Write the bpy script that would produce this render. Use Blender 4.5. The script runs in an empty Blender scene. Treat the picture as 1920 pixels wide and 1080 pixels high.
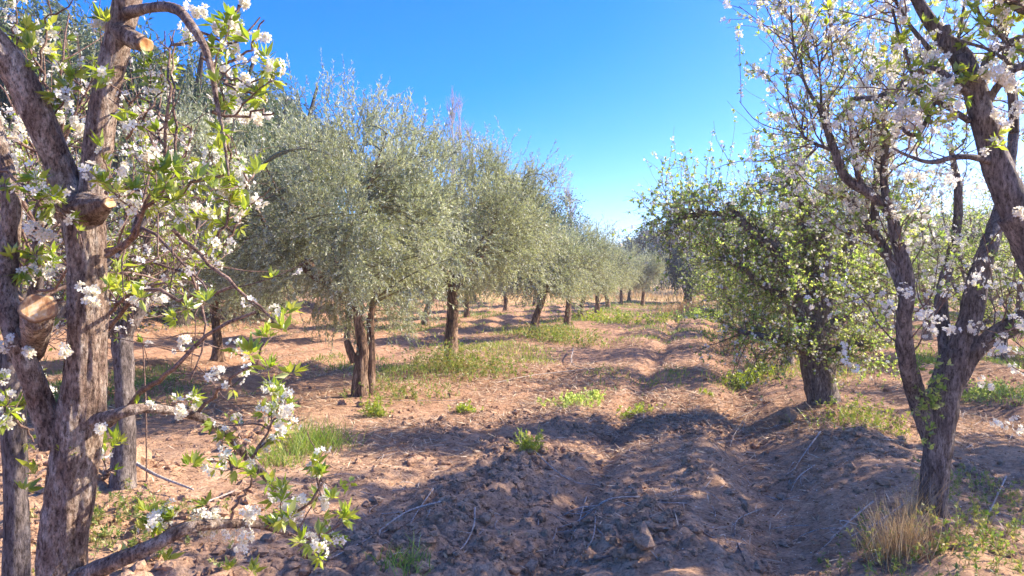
import bpy, math
import numpy as np
from math import radians
from mathutils import Vector

# ------------------------------------------------------------------ camera, sky, sun
scene = bpy.context.scene
CAM_H, F, HZ = 1.6, 1400.0, 520.0           # metres, focal length and horizon row in photo pixels
cam_d = bpy.data.cameras.new('camera'); cam = bpy.data.objects.new('camera', cam_d)
scene.collection.objects.link(cam); scene.camera = cam
cam_d.sensor_width = 36; cam_d.lens = 36 * F / 1920; cam_d.clip_start = .05; cam_d.clip_end = 3000
cam.location = (0, 0, CAM_H); cam.rotation_euler = (radians(90) - math.atan((540 - HZ) / F), 0, 0)

SUN_EL, SUN_AZ = 35.0, 72.0                 # azimuth clockwise from the view direction (+Y)
world = bpy.data.worlds.new('World'); scene.world = world; world.use_nodes = True
wn = world.node_tree.nodes; wl = world.node_tree.links
sky = wn.new('ShaderNodeTexSky'); sky.sky_type = 'NISHITA'; sky.sun_disc = False
sky.sun_elevation = radians(SUN_EL); sky.sun_rotation = radians(SUN_AZ)
sky.air_density = .85; sky.dust_density = 3.2; sky.ozone_density = 5.0; sky.altitude = 1500
hs = wn.new('ShaderNodeHueSaturation'); hs.inputs['Saturation'].default_value = 1.42; hs.inputs['Hue'].default_value = .516
wl.new(sky.outputs[0], hs.inputs['Color']); wl.new(hs.outputs[0], wn['Background'].inputs[0]); wn['Background'].inputs[1].default_value = 0.15
sun_d = bpy.data.lights.new('sun', 'SUN'); sun_d.energy = 4.3; sun_d.angle = radians(.53); sun_d.color = (1, .90, .76)
sun = bpy.data.objects.new('sun', sun_d); scene.collection.objects.link(sun)
e, a = radians(SUN_EL), radians(SUN_AZ)
SUN_DIR = np.array([math.sin(a) * math.cos(e), math.cos(a) * math.cos(e), math.sin(e)])
sun.rotation_euler = Vector(SUN_DIR).to_track_quat('Z', 'Y').to_euler()
scene.view_settings.view_transform = 'Standard'; scene.view_settings.look = 'None'
scene.view_settings.gamma = 1; scene.view_settings.exposure = 1.54
scene.render.engine = 'CYCLES'
scene.cycles.max_bounces = 6; scene.cycles.diffuse_bounces = 4; scene.cycles.transmission_bounces = 4
scene.cycles.glossy_bounces = 2

R = np.random.default_rng(11)
def at(px, py, d): return np.array([(px - 960) / F * d, d, CAM_H - (py - HZ) / F * d])
def nrm(v): return v / np.maximum(np.linalg.norm(v, axis=-1, keepdims=True), 1e-9)

# ------------------------------------------------------------------ noise
def _h(ix, iy, s=0):
    n = (ix.astype(np.int64) * 374761393 + iy.astype(np.int64) * 668265263 + s * 982451653) & 0xffffffff
    n = ((n ^ (n >> 13)) * 1274126177) & 0xffffffff
    n = n ^ (n >> 16)
    return (n & 0xffffff) / 16777216.0
def vnoise(x, y, s=0):
    ix, iy = np.floor(x), np.floor(y); fx, fy = x - ix, y - iy
    fx = fx * fx * (3 - 2 * fx); fy = fy * fy * (3 - 2 * fy)
    a_, b_ = _h(ix, iy, s), _h(ix + 1, iy, s); c_, d_ = _h(ix, iy + 1, s), _h(ix + 1, iy + 1, s)
    return (a_ + (b_ - a_) * fx) * (1 - fy) + (c_ + (d_ - c_) * fx) * fy
def fbm(x, y, o=4, s=0):
    v = 0; am = .5
    for k in range(o): v = v + am * vnoise(x, y, s + k); x = x * 2.03 + 3.1; y = y * 2.03 + 1.7; am *= .5
    return v
def worley(x, y, s=0):
    ix, iy = np.floor(x), np.floor(y); best = np.full(x.shape, 9.0)
    for i in (-1, 0, 1):
        for j in (-1, 0, 1):
            cx, cy = ix + i, iy + j
            d = (cx + _h(cx, cy, s) - x) ** 2 + (cy + _h(cx, cy, s + 1) - y) ** 2
            rr = .25 + .75 * _h(cx, cy, s + 2)
            best = np.minimum(best, d / rr)
    return best
def g(u, c, w): return np.exp(-((u - c) / w) ** 2)
SL = .25                                     # the tree rows run 14 degrees right of the view axis
def H(x, y, fine=True):
    x = np.asarray(x, float); y = np.asarray(y, float)
    u = x - SL * y + .12 * (fbm(x * .35, y * .35, 2, 9) - .4)
    z = .13 * g(u, 1.5, .5) - .10 * g(u, .55, .26) + .04 * g(u, .0, .25) - .12 * g(u, -.85, .17) + .03 * g(u, -1.45, .3)
    z = z - .05 * g(u, -2.25, .2) + .10 * g(u, -4.28, .8)
    left = np.clip((-5.4 - u) / 1.5, 0, 1)
    z = z + left * .06 * np.sin(u * 6.2 + 1.5 * fbm(x * .3, y * .3, 2, 4)) + np.clip((-13 - u) / 3, 0, 1) * .55
    rgt = np.clip((u - 2.4) / .8, 0, 1); z = z + rgt * .05 * np.sin(u * 5.1)
    far = np.clip((y - 10) / 3, 0, 1) * np.clip((48 - y) / 5, 0, 1) * g(u, -1.4, 1.9)
    z = z + far * .05 * np.sin(y * 2.1 + 2.6 * fbm(x * .7, y * .2, 2, 21) + .4 * u)
    z = z + .07 * (fbm(x * 1.1, y * 1.1, 3, 5) - .45)
    lane = g(u, -.6, 2.6); z = z + lane * (.10 * (fbm(u * 3.2, y * .16, 3, 15) - .45) + .05 * (fbm(u * 8, y * .5, 2, 17) - .4))
    if fine:
        till = (.35 + .65 * np.clip((9.5 - y) / 2.5, 0, 1)) * np.clip((70 - np.hypot(x, y)) / 30, 0, 1)
        w1 = worley(x * 4.6, y * 4.6, 31); qx = x + .05 * vnoise(x * 14, y * 14, 3); w2 = worley(qx * 12, y * 12, 41)
        m = fbm(x * 1.3, y * 1.3, 2, 55)
        z = z + till * np.clip((m - .28) * 4, .15, 1) * (.085 * np.maximum(0, .6 - w1) + .055 * np.maximum(0, .6 - w2))
        z = z + .022 * (fbm(x * 9, y * 9, 3, 65) - .45) * (.4 + .6 * till)
    return z
def Hs(x, y): return float(H(np.array([x]), np.array([y]), False)[0])

# ------------------------------------------------------------------ mesh helpers
class MB:
    def __init__(s): s.v = []; s.f = []; s.t = []; s.n = 0
    def add(s, v, faces, tint=None):
        v = np.asarray(v, np.float32).reshape(-1, 3); s.v.append(v)
        if not isinstance(faces, list): faces = [faces]
        for f in faces: s.f.append(np.asarray(f, np.int64) + s.n)
        s.t.append(np.full(len(v), .5, np.float32) if tint is None else np.asarray(tint, np.float32))
        s.n += len(v)
    def build(s, name, mat, parent=None, loc=None, smooth=True):
        me = bpy.data.meshes.new(name)
        v = np.concatenate(s.v)
        if loc is not None: v = v - np.asarray(loc, np.float32)
        tot = np.concatenate([np.full(len(f), f.shape[1]) for f in s.f]); lo = np.concatenate([f.ravel() for f in s.f])
        me.vertices.add(len(v)); me.loops.add(len(lo)); me.polygons.add(len(tot))
        me.vertices.foreach_set('co', v.ravel()); me.loops.foreach_set('vertex_index', lo.astype(np.int32))
        me.polygons.foreach_set('loop_start', np.concatenate([[0], np.cumsum(tot)[:-1]]).astype(np.int32))
        me.polygons.foreach_set('loop_total', tot.astype(np.int32))
        me.polygons.foreach_set('use_smooth', np.full(len(tot), smooth))
        at_ = me.attributes.new('tint', 'FLOAT', 'POINT'); at_.data.foreach_set('value', np.concatenate(s.t))
        me.update(calc_edges=True); me.materials.append(mat)
        o = bpy.data.objects.new(name, me); scene.collection.objects.link(o)
        if parent is not None: o.parent = parent
        return o
def tag(o, label, cat, group=None, kind=None):
    if label: o['label'] = label
    if cat: o['category'] = cat
    if group: o['group'] = group
    if kind: o['kind'] = kind
    return o
def empty(name, loc, label, cat, group=None):
    o = bpy.data.objects.new(name, None); scene.collection.objects.link(o); o.location = loc
    o.empty_display_size = .2
    return tag(o, label, cat, group)
def copy_tree(o, loc, rz, sc, label, group=None):
    c = o.copy(); scene.collection.objects.link(c); c.location = loc; c.rotation_euler = (0, 0, rz); c.scale = (sc, sc, sc)
    c['label'] = label
    if group: c['group'] = group
    for ch in list(o.children):
        d = ch.copy(); scene.collection.objects.link(d); d.parent = c
    return c

def spline(pts, rad, k=6):
    pts = np.asarray(pts, float); rad = np.asarray(rad, float); n = len(pts)
    P = np.vstack([2 * pts[0] - pts[1], pts, 2 * pts[-1] - pts[-2]]); out = []; ro = []
    for i in range(n - 1):
        p0, p1, p2, p3 = P[i:i + 4]
        for t in np.arange(k) / k:
            out.append(.5 * (2 * p1 + (p2 - p0) * t + (2 * p0 - 5 * p1 + 4 * p2 - p3) * t * t + (3 * p1 - p0 - 3 * p2 + p3) * t ** 3))
            ro.append(rad[i] + (rad[i + 1] - rad[i]) * t)
    out.append(pts[-1]); ro.append(rad[-1])
    return np.array(out), np.array(ro)
def limb(mb, pts, rad, sides=12, gnarl=.12, ring=.02, k=6, seed=0, flute=0.0, cap=True):
    """one bark-covered limb with burls and ridges; returns its centre line"""
    P, Rr = spline(pts, rad, k)
    L = np.concatenate([[0], np.cumsum(np.linalg.norm(np.diff(P, axis=0), axis=1))])
    m = max(4, int(L[-1] / ring)); s = np.linspace(0, L[-1], m)
    P = np.stack([np.interp(s, L, P[:, i]) for i in range(3)], 1); Rr = np.interp(s, L, Rr)
    T = nrm(np.gradient(P, axis=0))
    ref = np.array([0, -1, 0]) if abs(T[:, 2]).mean() > .5 else np.array([0, 0, 1.]); A = np.zeros_like(P); a_ = nrm(np.cross(T[0], ref))
    for i in range(m):
        a_ = nrm(a_ - T[i] * np.dot(a_, T[i])); A[i] = a_
    B = np.cross(T, A)
    th = np.linspace(0, 2 * math.pi, sides, endpoint=False)
    S, TH = np.meshgrid(s, th, indexing='ij')
    r0 = Rr.mean()
    cx, cy = np.cos(TH) * 1.6, np.sin(TH) * 1.6
    w = (fbm(cx + S / r0 * .22 + seed, cy + S / r0 * .13, 3, seed) - .45)
    w2 = (fbm(cx * 3 + seed, cy * 3 + S / r0 * .6, 3, seed + 7) - .45)
    w3 = .16 - np.abs(fbm(cx * 3.2 + seed * 2, cy * 3.2 + S / r0 * .55, 3, seed + 17) - .45) * 2.6
    rr = Rr[:, None] * (1 + gnarl * 2.2 * w + gnarl * 1.3 * w2 + gnarl * .9 * w3 + flute * np.sin(TH * 4 + 2 * w * 5 + S * 1.5))
    V = P[:, None, :] + (A[:, None, :] * np.cos(TH)[..., None] + B[:, None, :] * np.sin(TH)[..., None]) * rr[..., None]
    i, j = np.meshgrid(np.arange(m - 1), np.arange(sides), indexing='ij'); j2 = (j + 1) % sides
    q = np.stack([i * sides + j, i * sides + j2, (i + 1) * sides + j2, (i + 1) * sides + j], -1).reshape(-1, 4)
    vv = V.reshape(-1, 3); fs = [q]
    if cap:
        vv = np.vstack([vv, P[-1] + T[-1] * Rr[-1] * .3]); c = len(vv) - 1; b = (m - 1) * sides
        jj = np.arange(sides); fs.append(np.stack([b + jj, b + (jj + 1) % sides, np.full(sides, c)], -1))
    mb.add(vv, fs)
    return P, Rr
def tubes(mb, paths, rad, sides=4, tint=None):
    n, m, _ = paths.shape; T = nrm(np.gradient(paths, axis=1)); ch = nrm(paths[:, -1] - paths[:, 0])
    ref = np.where(np.abs(ch[:, 2:3]) > .6, np.array([[1., 0, 0]]), np.array([[0, 0, 1.]]))
    A = nrm(np.cross(T, ref[:, None, :])); B = np.cross(T, A)
    th = np.arange(sides) * 2 * math.pi / sides
    V = paths[:, :, None, :] + (A[:, :, None, :] * np.cos(th)[:, None] + B[:, :, None, :] * np.sin(th)[:, None]) * rad[:, :, None, None]
    o, i, j = np.meshgrid(np.arange(n) * m * sides, np.arange(m - 1), np.arange(sides), indexing='ij'); j2 = (j + 1) % sides
    q = np.stack([o + i * sides + j, o + i * sides + j2, o + (i + 1) * sides + j2, o + (i + 1) * sides + j], -1).reshape(-1, 4)
    mb.add(V.reshape(-1, 3), [q], None if tint is None else np.repeat(tint, m * sides))
def grow(org, d, ln, m, wig=.25, bias=(0, 0, 0), rng=R):
    n = len(org); P = np.zeros((n, m, 3)); P[:, 0] = org; d = nrm(np.array(d, float)); b = np.asarray(bias, float)
    for k in range(1, m):
        d = nrm(d + rng.normal(0, wig, (n, 3)) + b); P[:, k] = P[:, k - 1] + d * (ln / (m - 1))[:, None]
    return P
def sample(paths, n, lo=0., hi=1., rng=R):
    """random points on equal-length paths: position, tangent, path index"""
    N, m, _ = paths.shape; i = rng.integers(0, N, n); t = rng.uniform(lo, hi, n) * (m - 1.001)
    k = t.astype(int); f = (t - k)[:, None]; a_, b_ = paths[i, k], paths[i, k + 1]
    return a_ + (b_ - a_) * f, nrm(b_ - a_), i
LEAF = (np.array([[0, 0, 0], [.5, .42, .10], [0, 1, -.05], [-.5, .42, .10], [0, .45, -.03]]), np.array([[0, 1, 2, 4], [0, 4, 2, 3]]))
LEAF1 = (np.array([[0, 0, 0], [.5, .45, .05], [0, 1, 0], [-.5, .45, .05]]), np.array([[0, 1, 2, 3]]))
def leaves(mb, pos, d, up, ln, wd, tint, tpl=LEAF):
    y = nrm(d); x = nrm(np.cross(y, up)); z = np.cross(x, y); tv, tf = tpl
    V = pos[:, None, :] + x[:, None, :] * (tv[:, 0, None] * wd[:, None, None]) + y[:, None, :] * (tv[:, 1, None] * ln[:, None, None]) + z[:, None, :] * (tv[:, 2, None] * wd[:, None, None])
    n, k = len(pos), len(tv); f = (tf[None] + (np.arange(n) * k)[:, None, None]).reshape(-1, tf.shape[1])
    mb.add(V.reshape(-1, 3), [f], np.repeat(tint, k))
_pv, _pf = [], []
for _k in range(5):
    th = _k * 2 * math.pi / 5; c, s_ = math.cos(th), math.sin(th)
    for (lx, ly, lz) in ((0, .06, 0), (.34, .52, .10), (.22, .95, .28), (-.22, .95, .28), (-.34, .52, .10)):
        _pv.append((lx * c - ly * s_, lx * s_ + ly * c, lz + .03 * (_k % 2)))
    _pf.append([_k * 5 + q for q in range(5)])
PET = (np.array(_pv), np.array(_pf))
PET4 = (PET[0][[k * 5 + q for k in range(5) for q in (0, 1, 2, 4)]] * np.array([1.1, 1.1, 1]), np.array([[k * 4 + q for q in range(4)] for k in range(5)]))
def flowers(mb, st, pos, nor, size, rng=R, fine=True):
    n = len(pos); tint = rng.uniform(0, 1, n); leaves(mb, pos, nrm(np.cross(nor, rng.normal(0, 1, (n, 3)))), nor, size, size, tint, PET if fine else PET4)
    if st is not None:
        k = 5; p = np.repeat(pos, k, 0); nn = np.repeat(nor, k, 0); dd = nrm(nn + rng.normal(0, .45, (n * k, 3))); s = np.repeat(size, k)
        leaves(st, p, dd, rng.normal(0, 1, (n * k, 3)), s * .62, s * .16, rng.uniform(0, 1, n * k), LEAF1)

# ------------------------------------------------------------------ materials
def new_mat(name):
    m = bpy.data.materials.new(name); m.use_nodes = True; nt = m.node_tree; nt.nodes.clear(); return m, nt
def ramp(nt, stops, fac):
    n = nt.nodes.new('ShaderNodeValToRGB'); el = n.color_ramp.elements
    while len(el) < len(stops): el.new(.5)
    for i, (p, c) in enumerate(stops): el[i].position = p; el[i].color = (*c, 1)
    nt.links.new(fac, n.inputs[0]); return n.outputs[0]
def noise(nt, vec, scale, detail=5, rough=.6, sx=None):
    if sx:
        mp = nt.nodes.new('ShaderNodeMapping'); mp.inputs['Scale'].default_value = sx; nt.links.new(vec, mp.inputs[0]); vec = mp.outputs[0]
    n = nt.nodes.new('ShaderNodeTexNoise'); n.inputs['Scale'].default_value = scale; n.inputs['Detail'].default_value = detail
    n.inputs['Roughness'].default_value = rough; nt.links.new(vec, n.inputs['Vector']); return n.outputs[0]
def mixc(nt, fac, a_, b_, mode='MIX'):
    n = nt.nodes.new('ShaderNodeMix'); n.data_type = 'RGBA'; n.blend_type = mode
    for i, v in ((0, fac), (6, a_), (7, b_)):
        if isinstance(v, bpy.types.NodeSocket): nt.links.new(v, n.inputs[i])
        elif isinstance(v, tuple): n.inputs[i].default_value = (*v, 1)
        else: n.inputs[i].default_value = v
    return n.outputs[2]
def bark(name, stops, scale=14, stretch=(1, 1, .3), bump=.6, extra=None):
    m, nt = new_mat(name); tc = nt.nodes.new('ShaderNodeTexCoord').outputs['Object']
    n1 = noise(nt, tc, scale, 9, .78, stretch); col = ramp(nt, [(.5 + (p_ - .5) * .62, c_) for p_, c_ in stops], n1)
    n4 = noise(nt, tc, scale * 5, 6, .8, stretch); col = mixc(nt, 1.0, col, ramp(nt, [(.40, (.30, .24, .21)), (.47, (.82, .80, .78)), (.52, (1.05, 1.05, 1.05)), (.60, (1.45, 1.42, 1.38))], n4), 'MULTIPLY')
    n2 = noise(nt, tc, 5, 3, .5)
    if extra:
        f = ramp(nt, [(.50, (0, 0, 0)), (.56, (.8, .8, .8))], n2); col = mixc(nt, f, col, extra)
    b = nt.nodes.new('ShaderNodeBump'); b.inputs['Strength'].default_value = min(1, bump * 1.3); b.inputs['Distance'].default_value = .03
    n3 = noise(nt, tc, scale * 3.5, 8, .7, stretch)
    ad = nt.nodes.new('ShaderNodeMath'); nt.links.new(n1, ad.inputs[0]); nt.links.new(n4, ad.inputs[1]); nt.links.new(ad.outputs[0], b.inputs['Height'])
    p = nt.nodes.new('ShaderNodeBsdfPrincipled'); p.inputs['Roughness'].default_value = .85; p.inputs['Specular IOR Level'].default_value = .3
    nt.links.new(col, p.inputs['Base Color']); nt.links.new(b.outputs[0], p.inputs['Normal'])
    o = nt.nodes.new('ShaderNodeOutputMaterial'); nt.links.new(p.outputs[0], o.inputs[0]); return m
def leafmat(name, stops, trans=.4, tcol=None, rough=.45, back=None, gloss=.12):
    m, nt = new_mat(name); at_ = nt.nodes.new('ShaderNodeAttribute'); at_.attribute_name = 'tint'
    col = ramp(nt, stops, at_.outputs['Fac'])
    c2 = col
    if back:
        ge = nt.nodes.new('ShaderNodeNewGeometry'); col = mixc(nt, ge.outputs['Backfacing'], col, back)
    df = nt.nodes.new('ShaderNodeBsdfDiffuse'); nt.links.new(col, df.inputs[0])
    tr = nt.nodes.new('ShaderNodeBsdfTranslucent')
    tm = mixc(nt, 1.0, c2, tcol or (1.3, 1.5, .7), 'MULTIPLY'); nt.links.new(tm, tr.inputs[0])
    mx = nt.nodes.new('ShaderNodeMixShader'); mx.inputs[0].default_value = trans
    nt.links.new(df.outputs[0], mx.inputs[1]); nt.links.new(tr.outputs[0], mx.inputs[2])
    gl = nt.nodes.new('ShaderNodeBsdfGlossy'); gl.inputs['Roughness'].default_value = rough
    m2 = nt.nodes.new('ShaderNodeMixShader'); m2.inputs[0].default_value = gloss
    nt.links.new(mx.outputs[0], m2.inputs[1]); nt.links.new(gl.outputs[0], m2.inputs[2])
    o = nt.nodes.new('ShaderNodeOutputMaterial'); nt.links.new(m2.outputs[0], o.inputs[0]); return m
M = {}
M['plum_bark'] = bark('plum_bark', [(.3, (.17, .10, .07)), (.45, (.40, .27, .195)), (.58, (.58, .44, .34)), (.72, (.78, .67, .56))], 22, (1, 1, .45), .9)
M['old_plum_bark'] = bark('old_plum_bark', [(.3, (.10, .075, .065)), (.5, (.23, .18, .155)), (.7, (.42, .35, .30))], 15, (1, 1, .3), .9)
M['olive_bark'] = bark('olive_bark', [(.3, (.05, .026, .016)), (.48, (.20, .115, .07)), (.7, (.46, .32, .21))], 9, (1, 1, .22), 1.0)
M['twig_bark'] = bark('twig_bark', [(.35, (.13, .075, .055)), (.65, (.30, .20, .15))], 30, (1, 1, 1), .3)
M['green_twig'] = bark('green_twig', [(.35, (.16, .15, .08)), (.65, (.30, .27, .15))], 30, (1, 1, 1), .3)
M['dry_twig'] = bark('dry_twig', [(.35, (.34, .27, .22)), (.65, (.62, .53, .45))], 30, (1, 1, 1), .3)
M['dark_bark'] = bark('dark_bark', [(.35, (.03, .024, .02)), (.65, (.12, .09, .07))], 8, (1, 1, .3), .6)
def cutmat():
    m, nt = new_mat('cut_wood'); tc = nt.nodes.new('ShaderNodeTexCoord').outputs['Object']
    n1 = noise(nt, tc, 60, 4, .6, (1, .25, .6)); col = ramp(nt, [(.40, (.45, .18, .05)), (.5, (.80, .42, .14)), (.6, (.90, .62, .32))], n1)
    at_ = nt.nodes.new('ShaderNodeAttribute'); at_.attribute_name = 'tint'; col = mixc(nt, at_.outputs['Fac'], (.16, .09, .05), col)
    p = nt.nodes.new('ShaderNodeBsdfPrincipled'); p.inputs['Roughness'].default_value = .7; nt.links.new(col, p.inputs['Base Color'])
    o = nt.nodes.new('ShaderNodeOutputMaterial'); nt.links.new(p.outputs[0], o.inputs[0]); return m
M['cut'] = cutmat()
M['olive_leaf'] = leafmat('olive_leaf', [(0, (.16, .18, .085)), (.5, (.38, .39, .22)), (1, (.72, .71, .50))], .34, (1.2, 1.3, .7), .55, (.54, .54, .44), .07)
M['plum_leaf'] = leafmat('plum_leaf', [(0, (.19, .27, .03)), (.5, (.32, .39, .05)), (1, (.48, .48, .09))], .52, (1.45, 1.5, .7), .4, None, .07)
M['green_leaf'] = leafmat('green_leaf', [(0, (.20, .30, .07)), (.5, (.34, .44, .11)), (1, (.60, .62, .26))], .66, (1.5, 1.5, .9), .4, None, .08)
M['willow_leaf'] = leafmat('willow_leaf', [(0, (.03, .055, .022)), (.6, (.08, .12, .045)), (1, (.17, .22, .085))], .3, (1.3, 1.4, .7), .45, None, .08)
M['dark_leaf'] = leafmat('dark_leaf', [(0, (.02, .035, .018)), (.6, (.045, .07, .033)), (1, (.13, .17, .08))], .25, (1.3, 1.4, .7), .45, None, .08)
M['petal'] = leafmat('petal', [(0, (.93, .84, .70)), (.5, (.94, .89, .77)), (1, (.94, .92, .83))], .42, (1, 1, .92), .5, None, .03)
M['stamen'] = leafmat('stamen', [(0, (.45, .42, .12)), (1, (.72, .62, .30))], .3, (1, 1, .8))
M['grass'] = leafmat('grass_blade', [(0, (.11, .20, .03)), (.6, (.24, .34, .05)), (1, (.42, .44, .10))], .4, (1.4, 1.4, .7), .5, None, .05)
M['weed'] = leafmat('weed_leaf', [(0, (.13, .22, .04)), (.45, (.26, .32, .07)), (.8, (.42, .38, .12)), (1, (.50, .38, .17))], .4, (1.3, 1.4, .7), .5, None, .05)
M['straw'] = leafmat('straw', [(0, (.22, .11, .065)), (.5, (.50, .34, .21)), (1, (.80, .64, .44))], .12, (1.1, 1.0, .8), .6, None, .03)
M['dry_grass'] = leafmat('dry_grass', [(0, (.38, .24, .10)), (.5, (.58, .40, .19)), (1, (.74, .58, .34))], .3, (1.1, 1.0, .8), .6, None, .03)
def soilmat(name='soil'):
    m, nt = new_mat(name); tc = nt.nodes.new('ShaderNodeNewGeometry').outputs['Position']
    a_ = noise(nt, tc, .55, 5, .6); b_ = noise(nt, tc, 7, 8, .7); c_ = noise(nt, tc, 45, 6, .75)
    red = ramp(nt, [(.3, (.22, .115, .065)), (.5, (.37, .21, .125)), (.7, (.49, .30, .19))], b_)
    gry = ramp(nt, [(.3, (.27, .155, .09)), (.5, (.45, .275, .165)), (.7, (.58, .385, .245))], b_)
    sep = nt.nodes.new('ShaderNodeSeparateXYZ'); nt.links.new(tc, sep.inputs[0])
    mr = nt.nodes.new('ShaderNodeMapRange'); nt.links.new(sep.outputs[1], mr.inputs[0]); mr.inputs[1].default_value = 6; mr.inputs[2].default_value = 10
    ad = nt.nodes.new('ShaderNodeMath'); ad.operation = 'MULTIPLY_ADD'; nt.links.new(a_, ad.inputs[0]); ad.inputs[1].default_value = 1.6; ad.inputs[2].default_value = -.8
    ad2 = nt.nodes.new('ShaderNodeMath'); ad2.use_clamp = True; nt.links.new(ad.outputs[0], ad2.inputs[0]); nt.links.new(mr.outputs[0], ad2.inputs[1])
    col = mixc(nt, ad2.outputs[0], gry, red)
    mr2 = nt.nodes.new('ShaderNodeMapRange'); nt.links.new(sep.outputs[1], mr2.inputs[0]); mr2.inputs[1].default_value = 42; mr2.inputs[2].default_value = 52
    col = mixc(nt, mr2.outputs[0], col, (.50, .34, .16))
    sp = ramp(nt, [(.36, (.45, .43, .42)), (.5, (1, 1, 1)), (.64, (1.35, 1.3, 1.25))], c_); col = mixc(nt, 1.0, col, sp, 'MULTIPLY')
    bp = nt.nodes.new('ShaderNodeBump'); bp.inputs['Strength'].default_value = .8; bp.inputs['Distance'].default_value = .02
    s = nt.nodes.new('ShaderNodeMath'); nt.links.new(b_, s.inputs[0]); nt.links.new(c_, s.inputs[1]); nt.links.new(s.outputs[0], bp.inputs['Height'])
    p = nt.nodes.new('ShaderNodeBsdfPrincipled'); p.inputs['Roughness'].default_value = .95; p.inputs['Specular IOR Level'].default_value = .15
    nt.links.new(col, p.inputs['Base Color']); nt.links.new(bp.outputs[0], p.inputs['Normal'])
    o = nt.nodes.new('ShaderNodeOutputMaterial'); nt.links.new(p.outputs[0], o.inputs[0]); return m
M['soil'] = soilmat()

# ------------------------------------------------------------------ ground
def axis(lo, hi, step, growth, end0, end1):
    xs = list(np.arange(lo, hi, step)); s = step; x = hi
    while x < end1: xs.append(x); s *= growth; x += s
    xs.append(end1); s = step; x = lo - step; left = []
    while x > end0: left.append(x); s *= growth; x -= s
    left.append(end0); return np.array(left[::-1] + xs)
gx = axis(-3.2, 4.4, .021, 1.022, -900, 900); gy = axis(3.6, 9.5, .021, 1.0095, -60, 1500)
X, Y = np.meshgrid(gx, gy); Z = H(X, Y)
mb = MB(); nx, ny = len(gx), len(gy)
i, j = np.meshgrid(np.arange(ny - 1), np.arange(nx - 1), indexing='ij')
mb.add(np.stack([X, Y, Z], -1), [np.stack([i * nx + j, i * nx + j + 1, (i + 1) * nx + j + 1, (i + 1) * nx + j], -1).reshape(-1, 4)])
tag(mb.build('ground', M['soil']), None, None, kind='structure')
print('ground', nx, ny)

# ------------------------------------------------------------------ generic crowns
def rosettes(mb, pos, d, n, ln, wd, spread, rng=R, tpl=LEAF):
    """a tuft of n leaves at every position"""
    N = len(pos); p = np.repeat(pos, n, 0); dd = nrm(np.repeat(d, n, 0) + rng.normal(0, spread, (N * n, 3)))
    base = np.repeat(rng.uniform(.6, 1.15, N), n) * rng.uniform(.7, 1.15, N * n)
    t = np.clip(np.repeat(rng.uniform(0, 1, N), n) + rng.normal(0, .15, N * n), 0, 1)
    leaves(mb, p + dd * .004, dd, nrm(rng.normal(0, .6, (N * n, 3)) + [0, 0, 1]), ln * base, wd * base, t, tpl)
def plum_crown(root, base, paths, n1=40, n2=160, nleaf=500, nflow=300, L1=(.3, .9), L2=(.12, .4), leaf=(.035, .014), fsz=.011,
               rng=R, up=.12, lo=.3, lm='plum_leaf', fine=True, per=6, fper=(2, 5), r1=.006, shoots=0, outw=None, tw='twig_bark', clump=.0):
    """side branches, twigs, leaf tufts and blossom on the given limb centre lines"""
    tb = MB(); lb = MB(); fb = MB(); sb = MB()
    p, t, _ = sample(paths, n1, lo, 1., rng); d = nrm(np.cross(t, rng.normal(0, 1, (n1, 3))) + t * .5 + [0, 0, .35])
    if outw is not None: d = nrm(d + outw)
    l1 = rng.uniform(*L1, n1); P1 = grow(p, d, l1, 8, .20, (0, 0, up), rng)
    k = np.linspace(1, .35, 8)[None] * (r1 * (.6 + .6 * l1 / L1[1]))[:, None]; tubes(tb, P1, k, 6 if fine else 4)
    q, t, _ = sample(P1, n2, .15, 1., rng); d = nrm(np.cross(t, rng.normal(0, 1, (n2, 3))) + t * .6 + [0, 0, .3])
    l2 = rng.uniform(*L2, n2); P2 = grow(q, d, l2, 6, .18, (0, 0, up), rng); tubes(tb, P2, np.linspace(1, .4, 6)[None] * np.full((n2, 1), r1 * .42), 4)
    allp = [P1[:, :6], P2]
    if shoots:
        q, t, _ = sample(P1, shoots, .3, 1., rng); d = nrm(rng.normal(0, .22, (shoots, 3)) + [0, 0, 1]); ls = rng.uniform(.3, .95, shoots)
        P3 = grow(q, d, ls, 6, .05, (0, 0, .1), rng); tubes(tb, P3, np.linspace(1, .35, 6)[None] * np.full((shoots, 1), r1 * .5), 4); allp.append(P3)
    def spots(n, src):
        a_, t_, _ = sample(src, n, .1, 1., rng); s = nrm(np.cross(t_, rng.normal(0, 1, (n, 3))) + t_ * .4 + [0, 0, .25]); return a_, s
    parts = [(P1, .25), (P2, .6)] + ([(allp[2], .15)] if shoots else [])
    for src, w in parts:
        a_, s = spots(int(nleaf * w), src); rosettes(lb, a_, s, per, leaf[0], leaf[1], .55, rng, LEAF if fine else LEAF1)
        n = int(nflow * w)
        if n:
            c, s = spots(n, src)
            nf = rng.integers(*fper, n); cc = np.repeat(c, nf, 0); m = len(cc); off = nrm(rng.normal(0, 1, (m, 3)) + np.repeat(s, nf, 0) * .7)
            flowers(fb, sb if fine else None, cc + off * (fsz * rng.uniform(.8, 2.2, (m, 1))), off, fsz * rng.uniform(.75, 1.2, m), rng, fine)
    tb.build('twigwork', M[tw], root, base); lb.build('foliage', M[lm], root, base)
    if fb.n: fb.build('blossom', M['petal'], root, base)
    if sb.n: sb.build('stamens', M['stamen'], root, base)
    return P1, P2
def resample(P, m=12):
    L = np.concatenate([[0], np.cumsum(np.linalg.norm(np.diff(P, axis=0), axis=1))]); s = np.linspace(0, L[-1], m)
    return np.stack([np.interp(s, L, P[:, i]) for i in range(3)], 1)
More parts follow.
